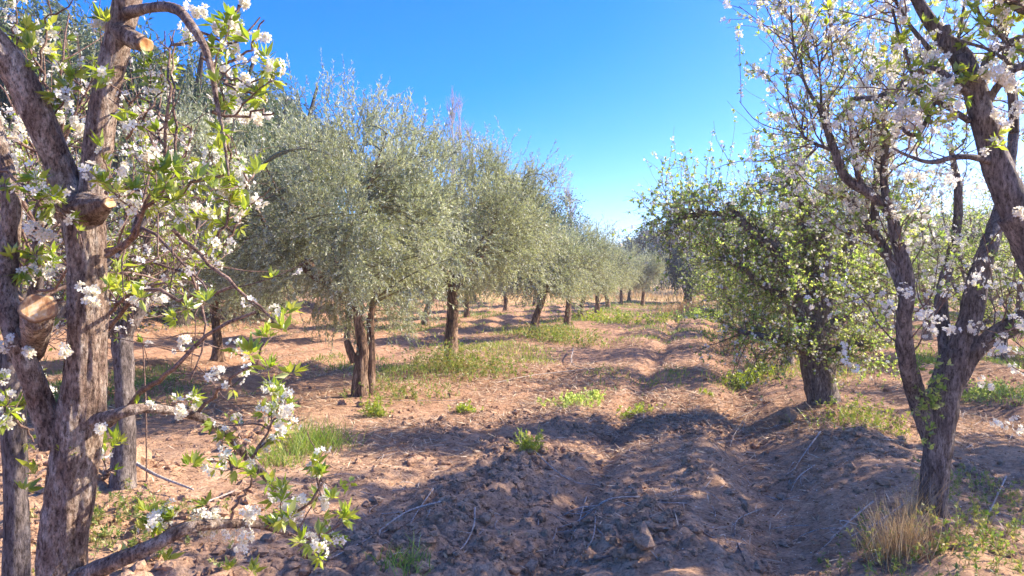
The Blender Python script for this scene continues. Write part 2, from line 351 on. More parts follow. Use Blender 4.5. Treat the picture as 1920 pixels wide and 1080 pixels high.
def blob(n, s, off, rng):
    k = rng.normal(0, 1, (4, 3)) * s * .62; return k[rng.integers(0, 4, n)] + off * (s * rng.uniform(.25, .75, (n, 1)))
def cut_face(root, base, c, n, r, name='cut_face'):
    """pale sawn end of a pruned limb, a short disc with its own thickness"""
    b = MB(); n = nrm(np.asarray(n, float)); x = nrm(np.cross(n, [.1, .2, 1])); y = np.cross(n, x); th = np.linspace(0, 2 * math.pi, 20, endpoint=False)
    rr = r * (1 + .10 * np.sin(th * 2 + 1) + .05 * np.sin(th * 5)); ring = (x * (np.cos(th) * rr)[:, None] + y * (np.sin(th) * rr)[:, None])
    v = np.vstack([c - n * .01 + ring, c + n * .002 + ring * .98, c + n * .005 + ring * .82, [c + n * .003]]); j_ = np.arange(20); j2_ = (j_ + 1) % 20
    b.add(v, [np.stack([j_, j2_, 20 + j2_, 20 + j_], -1), np.stack([20 + j_, 20 + j2_, 40 + j2_, 40 + j_], -1), np.stack([40 + j_, 40 + j2_, np.full(20, 60)], -1)], [0.] * 40 + [.8] * 20 + [1.])
    return b.build(name, M['cut'], root, base, smooth=False)
def PX3(lst, d=None): return [at(*(p if len(p) == 3 else (*p, d))) for p in lst]

def tree_limbs(root, base, specs, mat, sides=14, ring=.03, gnarl=.12, flute=0.):
    """specs: (name, world points, radii); each limb its own mesh; returns centre lines"""
    cl = []
    for k, (nm, pts, rad) in enumerate(specs):
        b = MB(); P, _ = limb(b, pts, rad, sides if rad[0] > .02 else 8, gnarl, ring, 6, k * 3 + int(abs(base[0]) * 10), flute if nm == 'trunk' else flute * .5)
        b.build(nm, mat, root, base); cl.append(resample(P))
    return cl

# ------------------------------------------------------------------ olive trees
def olive(loc, h, rad, label, group, rng, ntw=2400, nlf=26, lf=(.052, .0105), trunk_h=1.0, tr=.13, low=.75, ctr=(0, 0), shoots=60, tpl=LEAF1, lean=(0, 0), forks=5, split=False):
    base = np.array(loc, float); root = empty('olive_tree', base, label, 'olive tree', group)
    c = base + [ctr[0], ctr[1], 0]; top = h; specs = []
    fork = base + [lean[0], lean[1], trunk_h]
    if split:
        a1 = base + [-.04, -.02, -.1]; b1 = base + [.09, .06, -.1]
        specs.append(('trunk', [a1, base + [-.02, -.02, .3], base + [.0, -.02, .62], base + [-.05, 0, .95], fork + [-.10, 0, .25]], [tr * 1.25, tr * .95, tr * .8, tr * .62, tr * .5]))
        specs.append(('limb', [b1, base + [.09, .05, .3], base + [.10, .04, .6], base + [.10, .05, 1.0], fork + [.22, .1, .35]], [tr * .9, tr * .7, tr * .55, tr * .5, tr * .4]))
        specs.append(('limb', [base + [-.10, 0, .42], base + [-.17, -.02, .62], base + [-.20, -.02, .70]], [tr * .6, tr * .5, tr * .36]))
    else:
        specs.append(('trunk', [base - [0, 0, .1], base + [0, 0, .1], base + [lean[0] * .1, 0, trunk_h * .3], base + [lean[0] * .6 + .03, lean[1] * .6, trunk_h * .7], fork], [tr * 1.9, tr * 1.35, tr, tr * .85, tr * .8]))
    ph0 = rng.uniform(0, 6)
    for k in range(forks):
        ph = ph0 + k * 2 * math.pi / forks + rng.normal(0, .25); ro = rad * rng.uniform(.45, .75)
        e1 = c + [math.cos(ph) * ro * .35, math.sin(ph) * ro * .35, trunk_h + (top - trunk_h) * .22]
        e2 = c + [math.cos(ph) * ro, math.sin(ph) * ro, trunk_h + (top - trunk_h) * rng.uniform(.5, .75)]
        specs.append(('limb', [fork - [0, 0, .08], e1, (e1 + e2) / 2 + rng.normal(0, .06, 3), e2], [tr * .6, tr * .38, tr * .2, tr * .06]))
    cl = tree_limbs(root, base, specs, M['olive_bark'], 16 if nlf > 20 else 9, .035, .16, .09)
    paths = np.array(cl[1:] if not split else cl[3:])
    # crown: cluster centres in an uneven ellipsoid, then twigs round each cluster
    nc = 170; dirs = nrm(rng.normal(0, 1, (nc * 3, 3))); rr = rng.uniform(.25, 1, (nc * 3, 1)) ** .45
    lobes = .80 + .32 * np.sin(dirs[:, :1] * 4.1 + ph0) * np.sin(dirs[:, 1:2] * 3.7 + ph0 * 2) + .16 * rng.normal(0, .6, (nc * 3, 1))
    zc = (top + low) / 2 - .05; dirs = dirs * np.concatenate([np.repeat(1 + .42 * np.abs(dirs[:, 2:3]) ** 1.3, 2, 1), np.ones((nc * 3, 1))], 1); C = c + dirs * rr * lobes * [rad * .9, rad * .9, (top - low) / 2 * .95]; C[:, 2] += zc
    C = C[(C[:, 2] > base[2] + low)][:nc]; nc = len(C)
    # branches from limbs to clusters
    flat = paths.reshape(-1, 3); idx = np.argmin(((C[:, None, :] - flat[None]) ** 2).sum(-1) + np.where(flat[None, :, 2] > C[:, None, 2], .3, 0), 1)
    S = flat[idx]; m = 7; t = np.linspace(0, 1, m)[None, :, None]; mid = (S + C) / 2 + [0, 0, .12] + rng.normal(0, .07, (nc, 3))
    BR = (1 - t) ** 2 * S[:, None] + 2 * t * (1 - t) * mid[:, None] + t ** 2 * C[:, None]
    tb = MB(); tubes(tb, BR, np.linspace(.014, .005, m)[None].repeat(nc, 0), 5)
    ci = rng.integers(0, nc, ntw); org, _, _ = sample(BR, ntw, .55, 1., rng); org = np.where(rng.random((ntw, 1)) < .8, C[ci] + rng.normal(0, .13, (ntw, 3)), org)
    outd = nrm(org - (c + [0, 0, zc - .5])); d = nrm(outd + rng.normal(0, .6, (ntw, 3)) + [0, 0, .25])
    ln = rng.uniform(.18, .42, ntw); droop = np.where(org[:, 2:3] < base[2] + low + (top - low) * .45, -.22, .05) * np.array([[0, 0, 1]])
    TW = np.zeros((ntw, 6, 3)); TW[:, 0] = org; dd = d
    for k in range(1, 6): dd = nrm(dd + rng.normal(0, .10, (ntw, 3)) + droop); TW[:, k] = TW[:, k - 1] + dd * (ln / 5)[:, None]
    top_i = np.argsort(-(C[:, 2] + .6 * rng.random(nc)))[:max(12, nc // 4)]
    so = C[rng.choice(top_i, shoots)] + rng.normal(0, .15, (shoots, 3)); SH = grow(so, nrm(rng.normal(0, .33, (shoots, 3)) + [0, 0, 1]), rng.uniform(.25, .65, shoots), 6, .10, (0, 0, 0), rng)
    tubes(tb, TW, np.linspace(.003, .0012, 6)[None].repeat(ntw, 0), 3); tubes(tb, SH, np.linspace(.0045, .0015, 6)[None].repeat(shoots, 0), 3)
    tb.build('twigwork', M['green_twig'], root, base)
    lb = MB()
    tint_c = rng.uniform(.1, .9, nc)
    for src, n, tt in ((TW, ntw * nlf, tint_c[ci]), (SH, shoots * 40, np.full(shoots, .6))):
        p, tg, ii = sample(src, n, .02, 1., rng); dv = nrm(tg * .9 + nrm(rng.normal(0, 1, (n, 3))) * .75)
        leaves(lb, p, dv, rng.normal(0, 1, (n, 3)) + [0, 0, .8], lf[0] * rng.uniform(.65, 1.2, n), lf[1] * rng.uniform(.8, 1.25, n), np.clip(tt[ii] * .7 + rng.uniform(-.2, .5, n), 0, 1), tpl)
    lb.build('foliage', M['olive_leaf'], root, base)
    return root
def rowpt(u, y): x = u + SL * y; return (x, y, Hs(x, y))
OG = 'olive trees along the dirt track'
r = np.random.default_rng(5)
o1 = olive(rowpt(-4.28, 9.5), 4.0, 2.2, 'big grey-green olive tree with a split twisted trunk and red soil round its foot', OG, r, 7200, 26, ctr=(-.6, .2), trunk_h=1.15, tr=.092, low=.70, split=True, lean=(0, 0), shoots=110)
o2 = olive(rowpt(-4.28, 12.9), 4.0, 2.2, 'tall olive tree with a dark upright trunk rising out of yellow-green weeds', OG, r, 6400, 24, ctr=(.15, 0), trunk_h=1.3, tr=.11, low=.8, shoots=110, forks=4)
o3 = olive(rowpt(-4.28, 19.4), 2.95, 1.75, 'olive tree with a thin leaning dark trunk bare at the foot', OG, r, 3800, 15, (.066, .0155), 1.2, .10, .8, (.1, 0), 70, lean=(.28, 0), forks=4)
o4 = olive(rowpt(-4.1, 23.4), 3.15, 1.6, 'olive tree just past the leaning one, weeds hiding its foot', OG, r, 3800, 15, (.066, .0155), 1.2, .10, .85, (0, 0), 70, forks=4)
for k, (u, y, s, src, lab) in enumerate([
        (-4.3, 27.2, .98, o3, 'second olive past the leaning one, with a short double-looking stem'),
        (-4.2, 31.0, .96, o4, 'olive tree beside the brightest green grass of the track'),
        (-4.3, 35.5, .95, o3, 'olive tree behind the bright green grass patch'),
        (-4.2, 40.5, .90, o4, 'last but one olive in the row, pale against the far dark trees'),
        (-3.1, 41.5, .95, o4, 'olive tree standing out into the track in front of the dark drooping tree'),
        (-4.3, 46.0, .92, o3, 'last olive of the row, just before the dark drooping tree')]):
    copy_tree(src, rowpt(u, y), 1.3 * k + .7, s, lab, OG)
# a second row of olives behind
OG2 = 'olive trees of the row behind'
for k, (u, y, s, src) in enumerate([(-8.9, 13.8, .9, o3), (-8.9, 19.0, 1.0, o4), (-8.8, 24.0, .98, o3), (-9.0, 29.0, 1.0, o4), (-8.9, 34.5, 1.0, o3), (-9.0, 41, 1.0, o4),
                                    (-13.6, 24, 1.1, o4), (-13.6, 30, 1.1, o3), (-13.4, 37, 1.1, o4), (-13.5, 45, 1.1, o3)]):
    copy_tree(src, rowpt(u, y), 2.1 * k + 2.2, s, 'olive tree half hidden behind the row along the track' if k else 'olive tree with a slim dark stem seen through the blossoming plum twigs', OG2 if k else 'olive tree seen through plum twigs')

# ------------------------------------------------------------------ plum trees of the near left
def plum_near_a():
    d = 2.05; base = np.array([*at(118, 0, d)[:2], 0]); base[2] = Hs(base[0], base[1])
    root = empty('plum_tree', base, 'large pale-barked plum trunk forking in a V above an old knot, closest to the viewer', 'plum tree', 'blossoming plum trees')
    def r_(px, dd=d): return px / F * dd
    specs = [('trunk', [base - [0, 0, .15], at(112, 1080, d), at(128, 930, d), at(150, 780, d), at(163, 640, d), at(165, 510, d), at(160, 430, d), at(158, 375, d)],
              [r_(56), r_(43), r_(44), r_(41), r_(35), r_(33), r_(37), r_(35)]),
             ('limb', [at(158, 405, d), at(128, 345, d), at(105, 290, d - .02), at(72, 215, d - .05), at(30, 130, d - .08), at(-40, 40, d - .12), at(-110, -120, d - .15)], [r_(30), r_(27), r_(25), r_(26), r_(26), r_(26), r_(20)]),
             ('limb', [at(172, 400, d), at(180, 330, d), at(190, 250, d), at(205, 160, d), at(225, 70, d), at(242, 0, d), at(255, -110, d)], [r_(27), r_(25), r_(25), r_(24), r_(23), r_(25), r_(20)]),
             ('limb', [at(105, 835, d), at(78, 760, d - .02), at(48, 680, d - .05), at(22, 610, d - .05), at(12, 540, d - .03), at(18, 450, d), at(22, 370, d), at(5, 280, d + .03), at(-30, 160, d + .05)],
              [r_(30), r_(23), r_(20), r_(19), r_(19), r_(18), r_(16), r_(14), r_(11)]),
             ('knot', [at(140, 402, d + .01), at(172, 392, d - .035), at(203, 382, d - .07)], [r_(38), r_(32), r_(12)]),
             ('stub', [at(222, 55, d), at(245, 72, d - .04), at(268, 82, d - .06)], [r_(20), r_(17), r_(15)]),
             ('limb', [at(232, 30, d), at(280, 18, d - .1), at(330, 18, d - .2), at(362, 50, d - .25), at(388, 95, d - .27), at(402, 150, d - .28), at(408, 190, d - .28), at(420, 250, d - .28), at(430, 330, d - .28)],
              [r_(12), r_(9), r_(9), r_(8), r_(6), r_(5), r_(4), r_(3), r_(2)]),
             ('limb', [at(170, 795, d), at(215, 778, d - .05), at(270, 766, d - .02), at(330, 773, d + .05), at(385, 788, d + .1), at(425, 815, d + .12), at(465, 862, d + .15), at(505, 902, d + .16), at(528, 918, d + .17)],
              [r_(18), r_(11), r_(9), r_(8), r_(8), r_(8), r_(8), r_(8), r_(8)]),
             ('limb', [at(120, 1100, d), at(200, 1062, d - .1), at(290, 1022, d - .1), at(350, 992, d - .08), at(420, 984, d), at(480, 986, d + .05), at(530, 1000, d + .08), at(570, 1012, d + .1)],
              [r_(22), r_(15), r_(12), r_(11), r_(9), r_(7), r_(5), r_(3)]),
             ('limb', [at(60, 660, d), at(66, 632, d - .07), at(70, 590, d - .17)], [r_(20), r_(22), r_(27)])]
    cl = tree_limbs(root, base, specs, M['plum_bark'], 72, .007, .13, .03)
    cut_face(root, base, at(71, 577, d - .195), (.45, -1.0, .35), r_(27))
    cut_face(root, base, at(206, 381, d - .078), (.9, -.7, .1), r_(11))
    cut_face(root, base, at(276, 86, d - .07), (.8, -.5, -.3), r_(14))
    # thin branches drawn one by one: (radius px, depth offset, pixels...)
    tw = [(4, 0, (495, 990), (540, 972), (568, 950), (590, 935), (612, 898)), (3, .05, (540, 1003), (590, 1015), (622, 995), (650, 972)), (2.2, 0, (600, 930), (598, 905), (600, 885)),
          (5, 0, (200, 470), (245, 450), (262, 415), (290, 380), (330, 372), (372, 340), (430, 325)), (5, 0, (200, 480), (235, 460), (255, 440), (270, 400), (285, 360)),
          (4, -.1, (200, 362), (232, 352), (262, 358)), (4, .1, (325, 430), (365, 465), (400, 500), (450, 545), (500, 590), (525, 612)), (3, .15, (402, 465), (420, 420), (440, 380), (470, 340), (478, 325)),
          (3, .15, (420, 460), (440, 425), (455, 395), (462, 385)), (6, .1, (200, 800), (260, 740), (320, 695), (365, 650), (400, 620), (440, 600), (480, 585)), (4, .1, (365, 780), (395, 745), (430, 712), (460, 690), (488, 655), (510, 630)),
          (5, .2, (200, 620), (250, 560), (300, 545), (345, 560), (400, 545), (440, 535)), (5, .3, (200, 600), (225, 565), (270, 540), (310, 530)),
          (3, .1, (470, 860), (500, 810), (520, 780), (535, 760)), (3, .1, (310, 320), (318, 230), (320, 160), (322, 70)), (2.5, .1, (330, 300), (328, 200), (330, 60)), (2, .1, (300, 260), (306, 140), (312, 60)),
          (3, 0, (400, 140), (440, 165), (480, 180), (500, 190)), (3, 0, (360, 60), (400, 70), (440, 85), (470, 60), (490, 35)), (4, 0, (430, 40), (450, 25), (462, 0), (470, -30)), (3, 0, (405, 130), (440, 120), (470, 95), (485, 60), (498, 40)),
          (3, 0, (400, 210), (440, 220), (480, 210), (515, 213)), (2.5, .0, (380, 110), (420, 140), (460, 160), (500, 175)), (3, .1, (425, 250), (428, 300), (432, 345)), (2.5, .1, (200, 230), (250, 190), (290, 165)),
          (3, .1, (240, 260), (275, 215), (310, 170)), (2.5, 0, (78, 170), (82, 120), (90, 60), (97, 0), (97, -30)), (2.2, 0, (40, 110), (34, 60), (38, 0), (38, -20)), (4, 0, (95, 250), (98, 200), (90, 160), (60, 95)),
          (4, 0, (20, 560), (45, 510), (62, 475), (90, 420)), (3, -.1, (0, 320), (40, 345), (80, 380), (110, 400)), (4, .1, (0, 760), (30, 790), (60, 830)), (3, .1, (190, 900), (200, 890), (215, 880)),
          (3, .1, (440, 900), (430, 870), (420, 840)), (3, 0, (430, 980), (440, 950), (470, 900), (455, 875)), (3, 0, (375, 985), (385, 960), (380, 940))]
    tps = []
    for rad, dz, *pp in tw:
        P, rr = spline([at(x, y, d + dz + .02 * math.sin(x) - (.22 * min(1, (x - 200) / 80) if x > 200 and 150 < y < 720 else 0)) for x, y in pp], np.linspace(rad, rad * .5, len(pp)) / F * d); P = resample(P, 12)
        P[1:-1] += R.normal(0, .004, (10, 3)); tb = MB(); tubes(tb, P[None], np.interp(np.linspace(0, 1, 12), [0, 1], [rr[0], rr[-1]])[None], 7); tb.build('branch', M['twig_bark'], root, base); tps.append(P)
    tps = np.array(tps); thin = np.concatenate([tps, np.array(cl[6:9])])
    rr = np.random.default_rng(77)
    plum_crown(root, base, thin, 85, 170, 420, 380, (.05, .2), (.03, .10), (.042, .015), .0105, rr, .05, .05, r1=.0026, fper=(2, 6))
    # big fluffy clusters and leaf tufts the photo shows one by one
    for (x, y, s, dz) in [(430, 1000, 24, .02), (400, 985, 16, 0), (545, 948, 15, 0), (548, 968, 15, .02), (460, 965, 15, 0), (365, 975, 15, 0), (385, 995, 15, 0), (600, 940, 10, .03), (535, 770, 14, .08), (530, 805, 9, .08), (500, 830, 8, .1),
                           (170, 545, 10, -.1), (165, 560, 9, -.1), (340, 775, 10, .02), (285, 765, 9, 0), (190, 800, 8, -.08), (130, 660, 8, -.12), (60, 660, 9, -.1), (8, 650, 14, -.1), (500, 215, 14, 0), (465, 215, 10, 0), (440, 205, 9, 0), (490, 70, 12, 0),
                           (455, 80, 12, 0), (440, 30, 10, 0), (380, 20, 12, 0), (360, 12, 10, 0), (415, 50, 10, 0), (188, 45, 14, .0), (200, 55, 10, 0), (460, 10, 10, 0), (430, 130, 8, 0), (460, 150, 9, 0), (375, 385, 11, .05), (345, 640, 10, .1), (300, 560, 8, .1), (400, 700, 9, .1),
                           (70, 430, 22, -.05), (30, 300, 20, .05), (110, 210, 16, .1), (150, 240, 12, .1), (20, 240, 22, .1), (250, 220, 14, .15), (300, 240, 16, .15), (290, 290, 14, .2), (230, 320, 12, .2), (320, 300, 10, .2)]:
        n = int(s * 2.2); off = nrm(rr.normal(0, 1, (n, 3))); c = at(x, y, d + dz); fb = MB(); sb = MB()
        flowers(fb, sb, c + blob(n, s / F * d, off, rr), off, .0105 * rr.uniform(.75, 1.15, n), rr)
        b_ = fb.build('blossom_cluster', M['petal'], root, base); sb.build('stamens', M['stamen'], b_, base)
    tl = [(410, 160), (412, 205), (415, 250), (412, 285), (405, 325), (318, 320), (330, 315), (420, 330), (480, 325), (462, 385), (55, 60), (60, 95), (50, 130), (200, 40), (325, 375), (290, 370), (310, 345), (210, 840), (216, 830), (125, 858), (60, 885), (45, 920),
          (440, 880), (480, 890), (270, 960), (310, 1050), (230, 1045), (600, 890), (622, 935), (640, 975), (650, 970), (560, 1020), (520, 990), (470, 1075), (430, 1070), (360, 870), (385, 950), (500, 630), (530, 620), (505, 690), (545, 700), (470, 660), (330, 600), (350, 580), (390, 560),
          (260, 560), (225, 540), (205, 535), (90, 610), (15, 350), (80, 350), (70, 480), (20, 480), (250, 360), (540, 975), (505, 905), (370, 340), (300, 330)]
    for x, y in tl:
        lb = MB(); c = np.array([at(x + rr.normal(0, 3), y + rr.normal(0, 3), d + rr.normal(0, .02) - .05 - (.2 if x > 240 and 150 < y < 720 else 0)) for _ in range(3)])
        rosettes(lb, c, nrm(rr.normal(0, .5, (3, 3)) + [0, 0, .8]), 6, .042, .0145, .6, rr); lb.build('leaf_tuft', M['plum_leaf'], root, base)
    return root
plum_near_a()

def plum_tree(loc, h, rad, label, rng, dens=1.0, nflow=900, nleaf=2500, tr=.09, trunk_h=.8, nl=5, fine=False, lm='green_leaf', leaf=(.04, .019), fsz=.014, group='blossoming plum trees', extra=None, name='plum_tree', bark_='old_plum_bark', shoots=90, sp=.3):
    """an open-centred plum: short trunk, crooked spreading limbs, twiggy crown"""
    base = np.array(loc, float); root = empty(name, base, label, 'plum tree', group)
    fork = base + [0, 0, trunk_h]; specs = [('trunk', [base - [0, 0, .1], base + [0, 0, .08], base + [.02, 0, trunk_h * .5], fork], [tr * 1.8, tr * 1.3, tr, tr * 1.05])]; ph0 = rng.uniform(0, 6)
    for k in range(nl):
        ph = ph0 + k * 6.283 / nl + rng.normal(0, .2); q = rng.uniform(.55, .85)
        p1 = fork + [math.cos(ph) * rad * .3, math.sin(ph) * rad * .3, (h - trunk_h) * sp]; p2 = fork + [math.cos(ph) * rad * .55, math.sin(ph) * rad * .55, (h - trunk_h) * .55] + rng.normal(0, .08, 3)
        p3 = fork + [math.cos(ph) * rad * q, math.sin(ph) * rad * q, (h - trunk_h) * .82]
        specs.append(('limb', [fork - [0, 0, .05], p1, p2, p3], [tr * .62, tr * .5, tr * .34, tr * .16]))
    cl = tree_limbs(root, base, specs, M[bark_], 12, .05, .16, .06)
    plum_crown(root, base, np.array(cl[1:]), int(90 * dens), int(520 * dens), int(nleaf * dens), int(nflow * dens), (rad * .4, rad * 1.0), (.15, .5), leaf, fsz, rng, -.01, .15, lm, fine, 6, (2, 5), .007, shoots, None, 'twig_bark')
    return root
r = np.random.default_rng(8)
b5 = at(228, 0, 5.3); b5[2] = Hs(b5[0], b5[1])
plum_tree(b5, 2.3, .85, 'blossoming plum tree with a thick dark trunk and a fallen branch leaning at its foot', r, 1.1, 900, 1700, .066, 1.1, 5, True, 'plum_leaf', (.038, .015), .0125, shoots=25)
b2 = at(18, 0, 3.0); b2[2] = Hs(b2[0], b2[1])
plum_tree(b2, 2.25, .9, 'second grey plum trunk just behind the forked one, half hidden by it', r, .6, 520, 500, .045, 1.3, 4, True, 'plum_leaf', (.04, .015), .0125, shoots=10)

# ------------------------------------------------------------------ plum trees of the right row
def plum_r0():
    d = 4.6; base = at(1757, 0, d); base[2] = Hs(base[0], base[1]); root = empty('plum_tree', base, 'tall dark plum tree with a forked trunk standing behind the dry grass tuft', 'plum tree', 'blossoming plum trees')
    def r_(px): return px / F * d
    specs = [('trunk', [base - [0, 0, .12], at(1755, 950, d), at(1757, 880, d), at(1764, 800, d), at(1776, 730, d), at(1795, 660, d)], [r_(31), r_(25), r_(25), r_(27), r_(29), r_(25)]),
             ('limb', [at(1750, 820, d), at(1722, 745, d), at(1702, 680, d - .1), at(1695, 600, d - .15), at(1702, 540, d - .2), at(1682, 450, d - .2), at(1668, 400, d - .2), at(1632, 365, d - .2), at(1585, 335, d - .2), at(1560, 275, d - .2), at(1536, 205, d - .2)],
              [r_(21), r_(18), r_(16), r_(14), r_(13), r_(11), r_(10), r_(9), r_(8), r_(7), r_(5)]),
             ('limb', [at(1790, 690, d), at(1818, 600, d), at(1832, 530, d), at(1850, 470, d), at(1872, 400, d + .1), at(1888, 320, d + .2), at(1900, 220, d + .3), at(1890, 120, d + .4)], [r_(25), r_(21), r_(20), r_(17), r_(13), r_(11), r_(8), r_(5)]),
             ('limb', [at(1785, 730, d), at(1825, 665, d - .05), at(1868, 625, d - .1), at(1925, 592, d - .2), at(1990, 540, d - .3)], [r_(19), r_(15), r_(15), r_(14), r_(10)]),
             ('limb', [at(1770, 760, d), at(1775, 660, d + .1), at(1765, 560, d + .2), at(1790, 450, d + .3), at(1795, 360, d + .3), at(1780, 280, d + .3)], [r_(16), r_(14), r_(12), r_(10), r_(8), r_(5)]),
             ('limb', [at(1668, 400, d - .2), at(1656, 340, d - .2), at(1658, 270, d - .2), at(1652, 200, d - .2)], [r_(9), r_(7), r_(7), r_(4)]),
             ('limb', [at(1640, 440, d), at(1640, 370, d), at(1645, 290, d), at(1648, 230, d)], [r_(8), r_(7), r_(6), r_(5)]),
             ('limb', [at(1622, 362, d - .2), at(1605, 320, d - .2), at(1602, 280, d - .2), at(1600, 240, d - .2)], [r_(6), r_(5), r_(5), r_(5)]),
             ('limb', [at(1700, 560, d), at(1660, 470, d + .1), at(1610, 400, d + .2), at(1580, 360, d + .2)], [r_(12), r_(9), r_(8), r_(5)]),
             ('limb', [at(1565, 285, d - .2), at(1510, 262, d - .2), at(1502, 240, d - .2)], [r_(3.5), r_(3), r_(2)]),
             ('limb', [at(1536, 205, d - .2), at(1512, 168, d - .2), at(1490, 110, d - .2), at(1483, 60, d - .2), at(1479, -10, d - .2)], [r_(4), r_(3), r_(2.5), r_(2), r_(1.5)]),
             ('limb', [at(1538, 205, d - .2), at(1536, 150, d - .2), at(1526, 68, d - .2)], [r_(3), r_(2), r_(1.3)]),
             ('limb', [at(1600, 185, d - .4), at(1625, 186, d - .4), at(1655, 180, d - .4), at(1690, 160, d - .4), at(1720, 138, d - .4), at(1755, 132, d - .4)], [r_(4), r_(5), r_(6), r_(6), r_(6), r_(7)])]
    cl = tree_limbs(root, base, specs, M['old_plum_bark'], 18, .025, .15, .06); rr = np.random.default_rng(31)
    plum_crown(root, base, np.array(cl[1:]), 220, 900, 1900, 2300, (.15, .75), (.08, .38), (.036, .015), .0135, rr, .10, .25, 'green_leaf', True, 6, (2, 6), .0045, 70)
    for (x, y, s) in [(1900, 405, 13), (1912, 795, 12), (1880, 800, 10), (1680, 560, 16), (1660, 575, 12), (1740, 590, 14), (1755, 610, 12), (1700, 470, 14), (1760, 345, 18), (1790, 340, 14), (1830, 345, 12), (1720, 330, 14), (1750, 380, 14), (1600, 690, 12), (1585, 650, 8), (1830, 610, 12), (1840, 520, 12), (1780, 620, 12), (1640, 170, 14), (1625, 160, 10), (1870, 665, 13), (1850, 720, 12), (1880, 650, 10), (1900, 690, 11)]:
        n = int(s * 2.4); off = nrm(rr.normal(0, 1, (n, 3))); fb = MB(); flowers(fb, None, at(x, y, d - rr.uniform(.1, .5)) + blob(n, s / F * d, off, rr), off, .0125 * rr.uniform(.8, 1.15, n), rr); fb.build('blossom_cluster', M['petal'], root, base)
    # ivy-green tufts on the stem
    lb = MB(); c = np.array([at(1745 + rr.normal(0, 14), 740 + rr.normal(0, 45), d - .12) for _ in range(70)]); rosettes(lb, c, nrm(rr.normal(0, .5, (70, 3)) + [0, -.4, .5]), 6, .035, .017, .6, rr); lb.build('leaf_tuft', M['green_leaf'], root, base)
plum_r0()
def plum_r00():
    d = 3.1; base = np.array([*at(1990, 0, d)[:2], 0]); base[0] += .12; base[2] = Hs(base[0], base[1]); root = empty('plum_tree', base, 'thick purple-grey plum limbs with large white blossoms leaning in from the top corner', 'plum tree', 'blossoming plum trees')
    def r_(px): return px / F * d
    specs = [('trunk', [base - [0, 0, .12], base + [0, 0, .5], at(2010, 620, d), at(1960, 480, d), at(1905, 395, d)], [r_(60), r_(52), r_(50), r_(46), r_(36)]),
             ('limb', [at(1912, 410, d), at(1870, 320, d), at(1845, 240, d), at(1828, 180, d), at(1800, 115, d), at(1765, 75, d), at(1735, 35, d), at(1708, -15, d), at(1690, -70, d)], [r_(31), r_(26), r_(23), r_(22), r_(20), r_(15), r_(12), r_(10), r_(9)]),
             ('knot', [at(1815, 170, d), at(1803, 130, d - .04), at(1798, 105, d - .05)], [r_(18), r_(17), r_(12)]), ('knot', [at(1762, 90, d), at(1772, 65, d - .02), at(1770, 50, d - .03)], [r_(12), r_(8), r_(6)]),
             ('limb', [at(1835, 150, d), at(1850, 110, d), at(1880, 85, d), at(1930, 72, d)], [r_(8), r_(8), r_(8), r_(8)]),
             ('limb', [at(1845, 200, d), at(1870, 160, d - .05), at(1900, 130, d - .1), at(1950, 120, d - .1)], [r_(8), r_(7), r_(7), r_(7)]),
             ('limb', [at(1955, 20, d - .1), at(1915, 15, d - .1), at(1880, -10, d - .1)], [r_(16), r_(14), r_(12)]),
             ('limb', [at(1830, 190, d), at(1780, 150, d - .1), at(1755, 132, d - .1), at(1735, 128, d - .1)], [r_(6), r_(6), r_(5), r_(3)]),
             ('limb', [at(1815, 228, d), at(1770, 200, d - .05), at(1725, 178, d - .05), at(1700, 168, d - .05)], [r_(6), r_(5), r_(5), r_(3)]),
             ('limb', [at(1770, 145, d), at(1755, 185, d), at(1735, 225, d - .05), at(1722, 252, d - .1), at(1700, 252, d - .1), at(1690, 240, d - .1)], [r_(3), r_(4), r_(4), r_(4), r_(4), r_(3)]),
             ('limb', [at(1860, 305, d), at(1820, 295, d - .1), at(1780, 297, d - .1), at(1740, 305, d - .1), at(1695, 290, d - .1), at(1672, 278, d - .1)], [r_(8), r_(6), r_(5), r_(4), r_(3), r_(2)]),
             ('limb', [at(1950, 140, d), at(1900, 125, d - .05), at(1850, 95, d - .05), at(1800, 80, d - .05), at(1775, 70, d - .05)], [r_(4), r_(4), r_(3), r_(3), r_(2)]),
             ('limb', [at(1930, 110, d), at(1880, 75, d), at(1850, 50, d), at(1830, 25, d), at(1822, -20, d)], [r_(5), r_(5), r_(4), r_(3), r_(3)]),
             ('limb', [at(1790, 95, d), at(1798, 45, d), at(1808, -15, d)], [r_(3), r_(3), r_(2)]), ('limb', [at(1740, 95, d), at(1710, 60, d), at(1690, 30, d), at(1670, -5, d)], [r_(5), r_(4), r_(3), r_(3)]),
             ('limb', [at(1708, 145, d), at(1695, 100, d), at(1680, 60, d), at(1670, 20, d)], [r_(3), r_(3), r_(3), r_(2)]), ('limb', [at(1900, 250, d + .1), at(1890, 150, d + .1), at(1875, 40, d + .1), at(1870, -20, d + .1)], [r_(9), r_(7), r_(5), r_(4)])]
    cl = tree_limbs(root, base, specs, M['old_plum_bark'], 20, .018, .14, .05); rr = np.random.default_rng(41)
    plum_crown(root, base, np.array(cl[4:]), 60, 150, 230, 260, (.08, .4), (.04, .18), (.045, .017), .0145, rr, .08, .1, 'plum_leaf', True, 6, (2, 6), .003, 22)
